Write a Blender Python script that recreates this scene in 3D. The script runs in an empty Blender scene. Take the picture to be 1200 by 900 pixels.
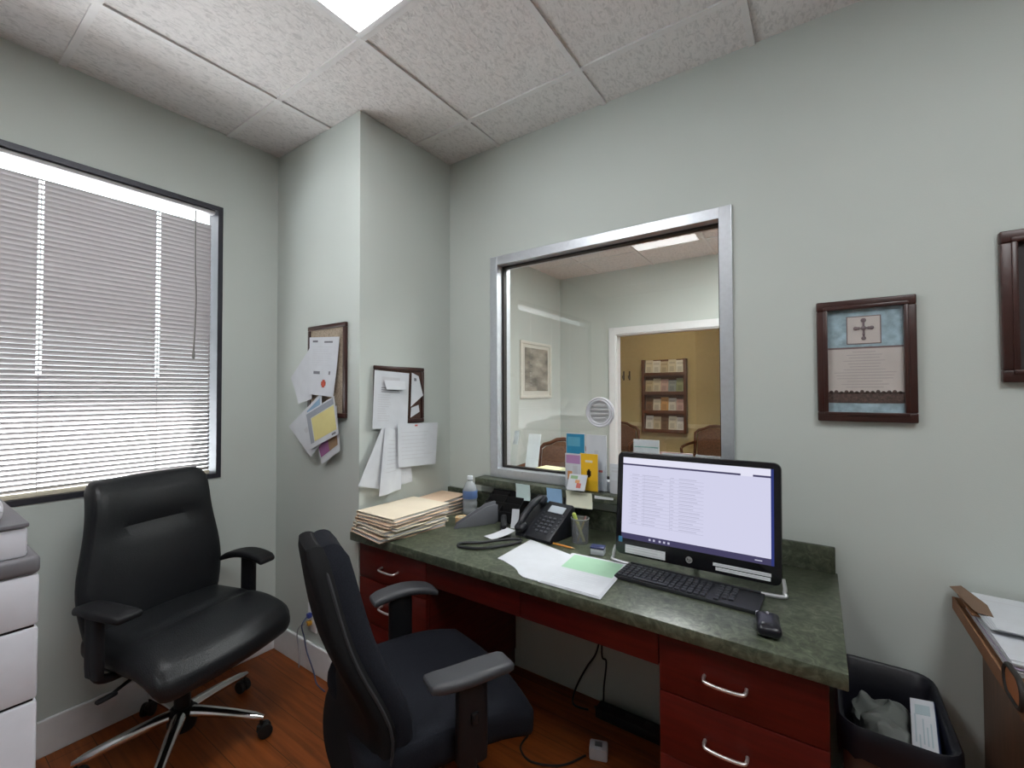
import bpy, bmesh, math, random
from mathutils import Vector, Matrix, noise
R = math.radians
PI = math.pi
random.seed(7)
S = bpy.context.scene
COL = S.collection

# ------------------------------------------------------------------ camera
FPX = 516.7
cd = bpy.data.cameras.new('camera'); cam = bpy.data.objects.new('camera', cd); COL.objects.link(cam)
cd.sensor_fit = 'HORIZONTAL'; cd.sensor_width = 36.0; cd.lens = FPX / 1200 * 36.0
cd.clip_start = 0.02; cd.clip_end = 200
_f = Vector((-0.56935411, 0.82185593, 0.0197162)); _r = Vector((0.82197613, 0.56951318, -0.00315986)); _u = Vector((0.01382559, -0.01440717, 0.99980062))
cam.matrix_world = Matrix(((_r.x, _u.x, -_f.x, 0), (_r.y, _u.y, -_f.y, 0), (_r.z, _u.z, -_f.z, 1.3878), (0, 0, 0, 1)))
S.camera = cam
S.cycles.sample_clamp_indirect = 0.0
# ------------------------------------------------------------------ view, world, sun
vs = S.view_settings
vs.view_transform = 'Standard'; vs.look = 'None'; vs.gamma = 1.0; vs.use_curve_mapping = False; vs.exposure = 0.0
W = bpy.data.worlds.new('sky'); S.world = W; W.use_nodes = True
bg = W.node_tree.nodes['Background']; bg.inputs[0].default_value = (0.88, 0.95, 1.0, 1); bg.inputs[1].default_value = 3.0
sd = bpy.data.lights.new('sun', 'SUN'); sd.energy = 62.0; sd.angle = R(0.6); sd.color = (0.98, 0.99, 1.0)
sun = bpy.data.objects.new('sun', sd); COL.objects.link(sun); sun.rotation_euler = Vector((1.0, -0.9, -1.2)).to_track_quat('-Z', 'Y').to_euler(); sun.location = (-6, 4, 8)
PANEL = 12.0          # ceiling panel radiance in the office
LOBBY = 31.0
TANROOM = 13.5

# ------------------------------------------------------------------ materials
MATS = {}
def nd(nt, t, **k):
    n = nt.nodes.new(t)
    for a, b in k.items(): setattr(n, a, b)
    return n
def mat(name, col, rough=0.5, metal=0.0, spec=0.5, noise=0.0, nscale=20.0, bump=0.0, bscale=200.0, emit=0.0, coat=0.0, alpha=1.0, sheen=0.0, stretch=None):
    if name in MATS: return MATS[name]
    m = bpy.data.materials.new(name); m.use_nodes = True; nt = m.node_tree
    b = nt.nodes['Principled BSDF']
    c = (col[0], col[1], col[2], 1)
    b.inputs['Base Color'].default_value = c
    b.inputs['Roughness'].default_value = rough; b.inputs['Metallic'].default_value = metal
    b.inputs['Specular IOR Level'].default_value = spec
    if coat: b.inputs['Coat Weight'].default_value = coat; b.inputs['Coat Roughness'].default_value = 0.15
    if sheen: b.inputs['Sheen Weight'].default_value = sheen
    if alpha < 1: b.inputs['Alpha'].default_value = alpha
    tc = nd(nt, 'ShaderNodeTexCoord')
    src = tc.outputs['Object']
    if stretch:
        mp = nd(nt, 'ShaderNodeMapping'); mp.inputs['Scale'].default_value = stretch
        nt.links.new(src, mp.inputs[0]); src = mp.outputs[0]
    n = nd(nt, 'ShaderNodeTexNoise'); n.inputs['Scale'].default_value = nscale; n.inputs['Detail'].default_value = 5
    nt.links.new(src, n.inputs['Vector'])
    amt = noise if noise else 0.03
    mr = nd(nt, 'ShaderNodeMapRange'); mr.inputs[1].default_value = 0.3; mr.inputs[2].default_value = 0.7
    mr.inputs[3].default_value = 1 - amt; mr.inputs[4].default_value = 1 + amt
    nt.links.new(n.outputs[0], mr.inputs[0])
    mx = nd(nt, 'ShaderNodeMix', data_type='RGBA', blend_type='MULTIPLY'); mx.inputs[0].default_value = 1
    mx.inputs[6].default_value = c
    nt.links.new(mr.outputs[0], mx.inputs[7]); nt.links.new(mx.outputs[2], b.inputs['Base Color'])
    if bump:
        n2 = nd(nt, 'ShaderNodeTexNoise'); n2.inputs['Scale'].default_value = bscale; n2.inputs['Detail'].default_value = 4
        nt.links.new(src, n2.inputs['Vector'])
        bp = nd(nt, 'ShaderNodeBump'); bp.inputs['Strength'].default_value = bump; bp.inputs['Distance'].default_value = 0.003
        nt.links.new(n2.outputs[0], bp.inputs['Height']); nt.links.new(bp.outputs[0], b.inputs['Normal'])
    if emit:
        b.inputs['Emission Color'].default_value = c; b.inputs['Emission Strength'].default_value = emit
    MATS[name] = m
    return m
def emis(name, col, s):
    if name in MATS: return MATS[name]
    m = bpy.data.materials.new(name); m.use_nodes = True; nt = m.node_tree
    nt.nodes.remove(nt.nodes['Principled BSDF'])
    e = nd(nt, 'ShaderNodeEmission'); e.inputs[0].default_value = (*col, 1); e.inputs[1].default_value = s
    nt.links.new(e.outputs[0], nt.nodes['Material Output'].inputs[0]); MATS[name] = m
    return m
def clear(name, tint=(1, 1, 1), refl=1.0, rough=0.0):
    """thin clear sheet: straight-through light plus a Fresnel mirror"""
    if name in MATS: return MATS[name]
    m = bpy.data.materials.new(name); m.use_nodes = True; nt = m.node_tree
    nt.nodes.remove(nt.nodes['Principled BSDF'])
    t = nd(nt, 'ShaderNodeBsdfTransparent'); t.inputs[0].default_value = (*tint, 1)
    g = nd(nt, 'ShaderNodeBsdfGlossy'); g.inputs['Roughness'].default_value = rough
    fr = nd(nt, 'ShaderNodeFresnel'); fr.inputs[0].default_value = 1.5
    ml = nd(nt, 'ShaderNodeMath', operation='MULTIPLY'); ml.inputs[1].default_value = refl * 1.9; ml.use_clamp = True
    ge = nd(nt, 'ShaderNodeNewGeometry'); fb = nd(nt, 'ShaderNodeMath', operation='SUBTRACT'); fb.inputs[0].default_value = 1.0; m2 = nd(nt, 'ShaderNodeMath', operation='MULTIPLY')
    nt.links.new(ge.outputs['Backfacing'], fb.inputs[1]); nt.links.new(ml.outputs[0], m2.inputs[0]); nt.links.new(fb.outputs[0], m2.inputs[1])
    mx = nd(nt, 'ShaderNodeMixShader')
    nt.links.new(fr.outputs[0], ml.inputs[0]); nt.links.new(m2.outputs[0], mx.inputs[0])
    nt.links.new(t.outputs[0], mx.inputs[1]); nt.links.new(g.outputs[0], mx.inputs[2])
    nt.links.new(mx.outputs[0], nt.nodes['Material Output'].inputs[0]); MATS[name] = m
    return m
def floor_mat():
    m = bpy.data.materials.new('wood_laminate'); m.use_nodes = True; nt = m.node_tree; b = nt.nodes['Principled BSDF']
    tc = nd(nt, 'ShaderNodeTexCoord')
    br = nd(nt, 'ShaderNodeTexBrick'); br.offset = 0.37
    br.inputs['Color1'].default_value = (0.30, 0.078, 0.018, 1); br.inputs['Color2'].default_value = (0.22, 0.056, 0.013, 1)
    br.inputs['Mortar'].default_value = (0.05, 0.016, 0.006, 1)
    br.inputs['Scale'].default_value = 1.0; br.inputs['Brick Width'].default_value = 1.2; br.inputs['Row Height'].default_value = 0.13
    br.inputs['Mortar Size'].default_value = 0.0012; br.inputs['Mortar Smooth'].default_value = 0.3
    nt.links.new(tc.outputs['Object'], br.inputs['Vector'])
    mp = nd(nt, 'ShaderNodeMapping'); mp.inputs['Scale'].default_value = (1.5, 22, 1)
    nt.links.new(tc.outputs['Object'], mp.inputs[0])
    n = nd(nt, 'ShaderNodeTexNoise'); n.inputs['Scale'].default_value = 2.2; n.inputs['Detail'].default_value = 7; n.inputs['Distortion'].default_value = 0.6
    nt.links.new(mp.outputs[0], n.inputs['Vector'])
    mr = nd(nt, 'ShaderNodeMapRange'); mr.inputs[1].default_value = 0.25; mr.inputs[2].default_value = 0.75; mr.inputs[3].default_value = 0.62; mr.inputs[4].default_value = 1.35
    nt.links.new(n.outputs[0], mr.inputs[0])
    mx = nd(nt, 'ShaderNodeMix', data_type='RGBA', blend_type='MULTIPLY'); mx.inputs[0].default_value = 1
    nt.links.new(br.outputs[0], mx.inputs[6]); nt.links.new(mr.outputs[0], mx.inputs[7]); nt.links.new(mx.outputs[2], b.inputs['Base Color'])
    b.inputs['Roughness'].default_value = 0.42; b.inputs['Specular IOR Level'].default_value = 0.3
    return m
def ceil_mat():
    m = bpy.data.materials.new('fissured_tile'); m.use_nodes = True; nt = m.node_tree; b = nt.nodes['Principled BSDF']
    tc = nd(nt, 'ShaderNodeTexCoord')
    mp = nd(nt, 'ShaderNodeMapping'); mp.inputs['Scale'].default_value = (1, 0.42, 1); mp.inputs['Rotation'].default_value = (0, 0, 0.5)
    nt.links.new(tc.outputs['Object'], mp.inputs[0])
    n = nd(nt, 'ShaderNodeTexNoise'); n.inputs['Scale'].default_value = 75; n.inputs['Detail'].default_value = 4; n.inputs['Distortion'].default_value = 1.2
    nt.links.new(mp.outputs[0], n.inputs['Vector'])
    cr = nd(nt, 'ShaderNodeMapRange'); cr.inputs[1].default_value = 0.34; cr.inputs[2].default_value = 0.52; cr.inputs[3].default_value = 0.80; cr.inputs[4].default_value = 1.0
    nt.links.new(n.outputs[0], cr.inputs[0])
    mx = nd(nt, 'ShaderNodeMix', data_type='RGBA', blend_type='MULTIPLY'); mx.inputs[0].default_value = 1
    mx.inputs[6].default_value = (0.735, 0.71, 0.70, 1)
    nt.links.new(cr.outputs[0], mx.inputs[7]); nt.links.new(mx.outputs[2], b.inputs['Base Color'])
    bp = nd(nt, 'ShaderNodeBump'); bp.inputs['Strength'].default_value = 0.55; bp.inputs['Distance'].default_value = 0.006
    nt.links.new(n.outputs[0], bp.inputs['Height']); nt.links.new(bp.outputs[0], b.inputs['Normal'])
    b.inputs['Roughness'].default_value = 0.95; b.inputs['Specular IOR Level'].default_value = 0.1
    return m
def marble_mat():
    m = bpy.data.materials.new('green_laminate'); m.use_nodes = True; nt = m.node_tree; b = nt.nodes['Principled BSDF']
    tc = nd(nt, 'ShaderNodeTexCoord')
    n = nd(nt, 'ShaderNodeTexNoise'); n.inputs['Scale'].default_value = 26; n.inputs['Detail'].default_value = 10; n.inputs['Roughness'].default_value = 0.66; n.inputs['Distortion'].default_value = 1.6
    nt.links.new(tc.outputs['Object'], n.inputs['Vector'])
    cr = nd(nt, 'ShaderNodeValToRGB'); e = cr.color_ramp.elements
    e[0].position = 0.33; e[0].color = (0.024, 0.032, 0.020, 1); e[1].position = 0.72; e[1].color = (0.142, 0.158, 0.112, 1)
    k = e.new(0.5); k.color = (0.062, 0.072, 0.047, 1)
    nt.links.new(n.outputs[0], cr.inputs[0]); nt.links.new(cr.outputs[0], b.inputs['Base Color'])
    b.inputs['Roughness'].default_value = 0.34; b.inputs['Specular IOR Level'].default_value = 0.5
    return m
def slat_mat():
    m = bpy.data.materials.new('blind_slat_vinyl'); m.use_nodes = True; nt = m.node_tree
    b = nt.nodes['Principled BSDF']; b.inputs['Base Color'].default_value = (0.40, 0.38, 0.39, 1); b.inputs['Roughness'].default_value = 0.45
    t = nd(nt, 'ShaderNodeBsdfTranslucent'); t.inputs[0].default_value = (0.62, 0.58, 0.56, 1)
    n = nd(nt, 'ShaderNodeTexNoise'); n.inputs['Scale'].default_value = 5
    mx = nd(nt, 'ShaderNodeMixShader'); mx.inputs[0].default_value = 0.04
    nt.links.new(b.outputs[0], mx.inputs[1]); nt.links.new(t.outputs[0], mx.inputs[2])
    nt.links.new(mx.outputs[0], nt.nodes['Material Output'].inputs[0])
    return m

PAINT = mat('wall_paint', (0.520, 0.555, 0.525), 0.75, spec=0.25, noise=0.015, nscale=3, bump=0.12, bscale=260)
TANPAINT = mat('tan_paint', (0.56, 0.45, 0.24), 0.8, spec=0.2)
WHITETRIM = mat('white_trim', (0.74, 0.74, 0.75), 0.4)
FLOOR = floor_mat(); TILE = ceil_mat(); TBAR = mat('grid_white', (0.70, 0.685, 0.68), 0.5)
MARBLE = marble_mat()
CHERRY = mat('cherry_laminate', (0.085, 0.0065, 0.004), 0.42, spec=0.3, noise=0.25, nscale=6, stretch=(1, 1, 9))
CHERRYDARK = mat('cherry_edge', (0.045, 0.006, 0.004), 0.5)
ALU = mat('brushed_aluminium', (0.58, 0.60, 0.64), 0.38, metal=0.75, noise=0.04, nscale=60)
BRONZE = mat('dark_bronze', (0.035, 0.035, 0.045), 0.4, metal=0.3)
GASKET = mat('black_gasket', (0.015, 0.012, 0.010), 0.6)
CHROME = mat('chrome', (0.75, 0.75, 0.76), 0.16, metal=1.0)
PULL = mat('satin_pull', (0.80, 0.76, 0.76), 0.3, metal=0.9)
LEATHER = mat('black_leather', (0.010, 0.011, 0.013), 0.42, spec=0.4, noise=0.1, nscale=60, bump=0.25, bscale=240)
FABRIC = mat('black_fabric', (0.011, 0.012, 0.017), 0.9, spec=0.15, noise=0.25, nscale=350, bump=0.4, bscale=600)
SHELL = mat('black_shell', (0.007, 0.007, 0.008), 0.75, spec=0.15)
PLASTIC = mat('black_plastic', (0.009, 0.009, 0.011), 0.5, spec=0.3, bump=0.15, bscale=500)
ARMPAD = mat('arm_pad_rubber', (0.045, 0.046, 0.052), 0.5, bump=0.2, bscale=400)
RUBBER = mat('caster_rubber', (0.010, 0.010, 0.010), 0.6)
PAPER = mat('white_paper', (0.57, 0.585, 0.62), 0.8, spec=0.1)
PAPERW = mat('warm_paper', (0.60, 0.58, 0.55), 0.8, spec=0.1)
INK = mat('grey_print', (0.50, 0.50, 0.53), 0.8)
INKD = mat('dark_print', (0.16, 0.16, 0.18), 0.8)
MANILA = mat('manila_card', (0.70, 0.61, 0.48), 0.75, spec=0.15, noise=0.04, nscale=8)
PEACH = mat('peach_card', (0.68, 0.50, 0.36), 0.75, spec=0.15)
CREAM = mat('cream_card', (0.70, 0.62, 0.48), 0.75, spec=0.15)
CORK = mat('cork', (0.36, 0.29, 0.22), 0.9, noise=0.3, nscale=140)
DARKWOOD = mat('dark_brown_wood', (0.040, 0.013, 0.010), 0.32, noise=0.3, nscale=10, stretch=(1, 1, 6))
BROWNWOOD = mat('brown_wood', (0.115, 0.050, 0.026), 0.45, noise=0.3, nscale=7, stretch=(8, 8, 1))
OAK = mat('lobby_wood', (0.13, 0.045, 0.018), 0.4, noise=0.2, nscale=12)
GLASS = clear('window_glass', (0.97, 0.98, 0.97))
ACRYL = clear('clear_acrylic', (0.965, 0.975, 0.98), 0.5, 0.05)

# ------------------------------------------------------------------ mesh helpers
def link(name, me, parent=None, loc=(0, 0, 0), rot=(0, 0, 0)):
    o = bpy.data.objects.new(name, me); COL.objects.link(o)
    o.location = loc; o.rotation_euler = rot
    if parent: o.parent = parent
    return o
def obj(name, bm, mats, parent=None, loc=(0, 0, 0), rot=(0, 0, 0), smooth=True, angle=40):
    bmesh.ops.recalc_face_normals(bm, faces=bm.faces[:]) if not bm.get('norecalc') else None
    me = bpy.data.meshes.new(name)
    if smooth:
        ca = math.cos(R(angle))
        for f in bm.faces: f.smooth = True
        for e in bm.edges:
            if len(e.link_faces) == 2 and e.link_faces[0].normal.dot(e.link_faces[1].normal) < ca: e.smooth = False
    bm.to_mesh(me); bm.free()
    for m in (mats if isinstance(mats, (list, tuple)) else [mats]): me.materials.append(m)
    return link(name, me, parent, loc, rot)
class BM:
    """bmesh collector"""
    def __init__(s): s.b = bmesh.new()
    def _tag(s, n0, mi):
        s.b.faces.ensure_lookup_table()
        for f in s.b.faces[n0:]: f.material_index = mi
    def box(s, x0, x1, y0, y1, z0, z1, bevel=0.0, seg=2, mi=0, mtx=None):
        t = bmesh.new()
        bmesh.ops.create_cube(t, size=1.0)
        for v in t.verts: v.co = Vector(((x0 + x1) / 2 + v.co.x * (x1 - x0), (y0 + y1) / 2 + v.co.y * (y1 - y0), (z0 + z1) / 2 + v.co.z * (z1 - z0)))
        if bevel: bmesh.ops.bevel(t, geom=t.edges[:], offset=bevel, segments=seg, affect='EDGES', profile=0.5)
        return s._merge(t, mi, mtx)
    def _merge(s, t, mi=0, mtx=None, keep=False):
        if mtx is not None: bmesh.ops.transform(t, matrix=mtx, verts=t.verts[:])
        if not keep:
            bmesh.ops.recalc_face_normals(t, faces=t.faces[:])
            for f in t.faces: f.material_index = mi
        me = bpy.data.meshes.new('tmp'); t.to_mesh(me); t.free(); s.b.from_mesh(me); bpy.data.meshes.remove(me)
        return s
    def tube(s, pts, r, n=8, closed=False, mi=0, cap=True, mtx=None):
        t = bmesh.new(); pts = [Vector(p) for p in pts]; N = len(pts); rings = []
        rr = r if isinstance(r, (list, tuple)) else [r] * N
        ref = None
        for i, p in enumerate(pts):
            a = pts[(i - 1) % N] if (closed or i > 0) else p; c = pts[(i + 1) % N] if (closed or i < N - 1) else p
            d = (c - a).normalized()
            if ref is None:
                ref = Vector((0, 0, 1)) if abs(d.z) < 0.9 else Vector((1, 0, 0))
            u = (ref - d * ref.dot(d)).normalized(); ref = u; w = d.cross(u)
            rings.append([t.verts.new(p + (u * math.cos(2 * PI * k / n) + w * math.sin(2 * PI * k / n)) * rr[i]) for k in range(n)])
        for i in range(N if closed else N - 1):
            A, B = rings[i], rings[(i + 1) % N]
            for k in range(n): t.faces.new((A[k], A[(k + 1) % n], B[(k + 1) % n], B[k]))
        if not closed and cap:
            t.faces.new(rings[0][::-1]); t.faces.new(rings[-1])
        return s._merge(t, mi, mtx)
    def lathe(s, prof, n=24, c=(0, 0, 0), mi=0, mtx=None, cap0=True, cap1=True, sx=1, sy=1):
        t = bmesh.new(); rings = []
        for r, z in prof: rings.append([t.verts.new((c[0] + sx * r * math.cos(2 * PI * k / n), c[1] + sy * r * math.sin(2 * PI * k / n), c[2] + z)) for k in range(n)])
        for A, B in zip(rings, rings[1:]):
            for k in range(n): t.faces.new((A[k], A[(k + 1) % n], B[(k + 1) % n], B[k]))
        if cap0: t.faces.new(rings[0][::-1])
        if cap1: t.faces.new(rings[-1])
        return s._merge(t, mi, mtx)
    def cyl(s, c, r, h, n=20, mi=0, bevel=0.0, mtx=None):
        b = bevel
        prof = [(r - b, 0), (r, b), (r, h - b), (r - b, h)] if b else [(r, 0), (r, h)]
        return s.lathe(prof, n, c, mi, mtx)
    def prism(s, pts, z0, z1, mi=0, mtx=None, bevel=0.0, seg=2):
        t = bmesh.new()
        A = [t.verts.new((x, y, z0)) for x, y in pts]; B = [t.verts.new((x, y, z1)) for x, y in pts]; n = len(pts)
        t.faces.new(A[::-1]); t.faces.new(B)
        for k in range(n): t.faces.new((A[k], A[(k + 1) % n], B[(k + 1) % n], B[k]))
        if bevel:
            bmesh.ops.recalc_face_normals(t, faces=t.faces[:])
            ed = [e for e in t.edges if abs(e.verts[0].co.z - e.verts[1].co.z) < 1e-6]
            bmesh.ops.bevel(t, geom=ed, offset=bevel, segments=seg, affect='EDGES', profile=0.5)
        return s._merge(t, mi, mtx)
    def soft(s, cx, cy, cz, sx, sy, sz, rad, n=10, fn=None, mi=0, mtx=None):
        """rounded block, optionally deformed by fn(unit coords, co)"""
        t = bmesh.new(); bmesh.ops.create_cube(t, size=2.0)
        bmesh.ops.subdivide_edges(t, edges=t.edges[:], cuts=n, use_grid_fill=True)
        h = Vector((sx / 2, sy / 2, sz / 2)); rd = min(rad, h.x, h.y, h.z)
        for v in t.verts:
            u = v.co.copy()
            p = Vector((math.sin(u.x * PI / 2) * h.x if 0 else u.x * h.x, u.y * h.y, u.z * h.z))
            inner = Vector((max(-(h.x - rd), min(h.x - rd, p.x)), max(-(h.y - rd), min(h.y - rd, p.y)), max(-(h.z - rd), min(h.z - rd, p.z))))
            d = p - inner
            if d.length > 1e-9: p = inner + d.normalized() * rd
            if fn: p = fn(u, p)
            v.co = p + Vector((cx, cy, cz))
        return s._merge(t, mi, mtx)
    def grid(s, x0, x1, y0, y1, nx, ny, fn, th=0.0, mi=0, mtx=None):
        """sheet over a rectangle, lifted by fn(x,y)->(x,y,z); th = thickness"""
        t = bmesh.new()
        def layer(off):
            return [[t.verts.new(fn(x0 + (x1 - x0) * i / nx, y0 + (y1 - y0) * j / ny, off)) for i in range(nx + 1)] for j in range(ny + 1)]
        A = layer(th)
        for j in range(ny):
            for i in range(nx): t.faces.new((A[j][i], A[j][i + 1], A[j + 1][i + 1], A[j + 1][i]))
        if th:
            B = layer(0)
            for j in range(ny):
                for i in range(nx): t.faces.new((B[j + 1][i], B[j + 1][i + 1], B[j][i + 1], B[j][i]))
            for i in range(nx):
                t.faces.new((A[0][i + 1], A[0][i], B[0][i], B[0][i + 1])); t.faces.new((A[ny][i], A[ny][i + 1], B[ny][i + 1], B[ny][i]))
            for j in range(ny):
                t.faces.new((A[j][0], A[j + 1][0], B[j + 1][0], B[j][0])); t.faces.new((A[j + 1][nx], A[j][nx], B[j][nx], B[j + 1][nx]))
        for f in t.faces: f.material_index = mi
        return s._merge(t, mi, mtx, keep=True)
    def done(s, name, mats, parent=None, loc=(0, 0, 0), rot=(0, 0, 0), smooth=True, angle=40):
        me = bpy.data.meshes.new(name)
        b = s.b; b.normal_update()
        if smooth:
            ca = math.cos(R(angle))
            for f in b.faces: f.smooth = True
            for e in b.edges:
                if len(e.link_faces) == 2 and e.link_faces[0].normal.dot(e.link_faces[1].normal) < ca: e.smooth = False
        b.to_mesh(me); b.free()
        for m in (mats if isinstance(mats, (list, tuple)) else [mats]): me.materials.append(m)
        return link(name, me, parent, loc, rot)
def tag(o, label=None, cat=None, group=None, kind=None):
    if label: o['label'] = label
    if cat: o['category'] = cat
    if group: o['group'] = group
    if kind: o['kind'] = kind
    return o
def thing(name, label, cat, loc=(0, 0, 0), rotz=0.0, group=None):
    o = bpy.data.objects.new(name, None); COL.objects.link(o); o.empty_display_size = 0.05
    o.location = loc; o.rotation_euler = (0, 0, rotz)
    return tag(o, label, cat, group)
def struct(name, bmw, mats, smooth=False):
    return tag(bmw.done(name, mats, smooth=smooth), kind='structure')
def dup(root, loc, rotz, label=None, group=None):
    r = root.copy(); COL.objects.link(r); r.location = loc; r.rotation_euler = (0, 0, rotz)
    if label: r['label'] = label
    if group: r['group'] = group
    for ch in list(root.children):
        c = ch.copy(); COL.objects.link(c); c.parent = r
        for g in ch.children:
            d = g.copy(); COL.objects.link(d); d.parent = c
    return r
def arc(cx, cy, r, a0, a1, n):
    return [(cx + r * math.cos(R(a0 + (a1 - a0) * i / n)), cy + r * math.sin(R(a0 + (a1 - a0) * i / n))) for i in range(n + 1)]
def rrect(w, h, r, n=5, cx=0, cy=0):
    x, y = w / 2, h / 2
    return [(cx + a, cy + b) for a, b in arc(x - r, y - r, r, 0, 90, n) + arc(-x + r, y - r, r, 90, 180, n) + arc(-x + r, -y + r, r, 180, 270, n) + arc(x - r, -y + r, r, 270, 360, n)]
def smoothpath(pts, n=6):
    """Catmull-Rom through pts"""
    P = [Vector(p) for p in pts]; P = [P[0]] + P + [P[-1]]; out = []
    for i in range(1, len(P) - 2):
        a, b, c, d = P[i - 1:i + 3]
        for k in range(n):
            t = k / n
            out.append(0.5 * ((2 * b) + (c - a) * t + (2 * a - 5 * b + 4 * c - d) * t * t + (3 * b - a - 3 * c + d) * t ** 3))
    out.append(P[-2]); return out
def letters(txt, size, mtx, name='text', shear=0.0, depth=0.0004):
    cu = bpy.data.curves.new('lettering', 'FONT'); cu.body = txt; cu.size = size; cu.align_x = 'CENTER'; cu.align_y = 'CENTER'; cu.extrude = depth; cu.shear = shear
    o = bpy.data.objects.new('lettering', cu); COL.objects.link(o)
    dg = bpy.context.evaluated_depsgraph_get(); me = bpy.data.meshes.new_from_object(o.evaluated_get(dg))
    bpy.data.objects.remove(o); bpy.data.curves.remove(cu)
    me.transform(mtx)
    return me

# ------------------------------------------------------------------ the room
XL, YB, YP, XP, ZC = -2.464, 1.876, 1.267, -1.732, 2.70
XR, YF = 1.9, -2.0          # right wall and the wall behind the camera
LY, TY = 4.55, 6.5          # lobby far wall, far wall of the tan room
WT = 0.12
b = BM(); b.box(XL - 0.1, XR, YF - WT, LY + 0.06, -0.08, 0.0); b.box(-4.2, XR, LY + 0.06, 7.9, -0.08, 0.0); struct('floor', b, FLOOR)
b = BM(); b.box(XL - 0.16, XR + WT, YF - WT, LY + 0.06, ZC + 0.008, ZC + 0.08, mi=0); b.box(-4.2, XR + WT, LY + 0.06, 8.0, ZC + 0.008, ZC + 0.08, mi=0)
GX, GY, SX, SY = -1.3806, 1.6171, 0.5968, 0.6055
for i in range(-2, 6):
    x = GX + i * SX
    b.box(x - 0.011, x + 0.011, YF, YB + 0.02, ZC, ZC + 0.008, mi=1); b.box(x - 0.011, x + 0.011, YB + 0.1, LY, ZC, ZC + 0.008, mi=1)
for j in range(-6, 5):
    y = GY + j * SY
    if y < YF: continue
    if j == 0: b.box(XP, XR, y - 0.011, y + 0.011, ZC + 0.0003, ZC + 0.008, mi=1)
    else: b.box(XL, XR, y - 0.011, y + 0.011, ZC + 0.0003, ZC + 0.008, mi=1)
struct('ceiling', b, [TILE, TBAR])
# walls
RX0, RX1, RZ0, RZ1 = -1.433, -0.263, 0.945, 2.111     # reception window
b = BM(); y0, y1 = YB, YB + 0.12
b.box(XL, XR, y0, y1, 0, 0.905)
b.box(XL, -1.49, y0, y1, 0.905, 0.945); b.box(-0.22, XR, y0, y1, 0.905, 0.945)
b.box(XL, RX0, y0, y1, 0.945, RZ1); b.box(RX1, XR, y0, y1, 0.945, RZ1)
b.box(XL, XR, y0, y1, RZ1, ZC + 0.01); struct('wall_back', b, PAINT)
b = BM(); b.box(XL, XP, YP, YB, 0, ZC + 0.004); struct('wall_pillar', b, PAINT)
EY0, EY1, EZ0, EZ1 = -1.55, 0.99, 0.97, 2.328        # outside window
b = BM(); x0, x1 = XL - 0.16, XL
b.box(x0, x1, YF, LY + 0.1, 0, EZ0); b.box(x0, x1, YF, LY + 0.1, EZ1, ZC + 0.01)
b.box(x0, x1, YF, EY0, EZ0, EZ1); b.box(x0, x1, EY1, LY + 0.1, EZ0, EZ1); struct('wall_left', b, PAINT)
b = BM(); b.box(XR, XR + WT, YF - WT, 7.9, 0, ZC + 0.01); struct('wall_right', b, PAINT)
b = BM(); b.box(XL - 0.16, XR, YF - WT, YF, 0, ZC + 0.01); struct('wall_front', b, PAINT)
# lobby far wall with its doorway, and the tan room behind
DX0, DX1, DZ = -1.785, -0.45, 2.01
b = BM(); b.box(XL, DX0, LY, LY + 0.1, 0, ZC + 0.01); b.box(DX1, XR, LY, LY + 0.1, 0, ZC + 0.01); b.box(DX0, DX1, LY, LY + 0.1, DZ, ZC + 0.01)
struct('wall_lobby', b, PAINT)
b = BM(); t = 0.075
b.box(DX0 - t, DX0, LY - 0.018, LY, 0, DZ + t, 0.003); b.box(DX1, DX1 + t, LY - 0.018, LY, 0, DZ + t, 0.003); b.box(DX0, DX1, LY - 0.018, LY, DZ, DZ + t, 0.003)
b.box(DX0, DX0 + 0.012, LY, LY + 0.1, 0, DZ); b.box(DX0 + 0.012, DX1, LY, LY + 0.1, DZ - 0.012, DZ)
struct('trim_1', b, WHITETRIM)
b = BM(); b.box(-4.2, -1.39, TY, TY + 0.6, 0, ZC + 0.01); b.prism([(-1.39, TY), (XR, TY + 1.16), (XR, TY + 1.3), (-1.39, TY + 0.6)], 0, ZC + 0.01)
b.box(-4.2, -4.08, LY + 0.1, TY, 0, ZC + 0.01); b.box(-4.2, XL, LY + 0.04, LY + 0.1, 0, ZC + 0.01); struct('wall_far', b, TANPAINT)
b = BM(); b.box(-4.08, -1.39, TY - 0.015, TY, 0.88, 0.94, 0.004); b.prism([(-1.39, TY - 0.015), (XR, TY + 1.145), (XR, TY + 1.17), (-1.39, TY + 0.005)], 0.88, 0.94); struct('trim_2', b, mat('chair_rail', (0.66, 0.56, 0.34), 0.5))
# baseboards with a small top bevel
def baseboard(name, x0, x1, y0, y1):
    b = BM(); b.box(x0, x1, y0, y1, 0, 0.14, 0.005); struct(name, b, WHITETRIM)
baseboard('baseboard_left', XL, XL + 0.014, YF, YP)
baseboard('baseboard_pillar', XL + 0.014, XP + 0.014, YP - 0.014, YP)
baseboard('baseboard_back', 0.05, XR, YB - 0.014, YB)
baseboard('baseboard_lobby', XL, XL + 0.014, YB + 0.12, LY)
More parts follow.
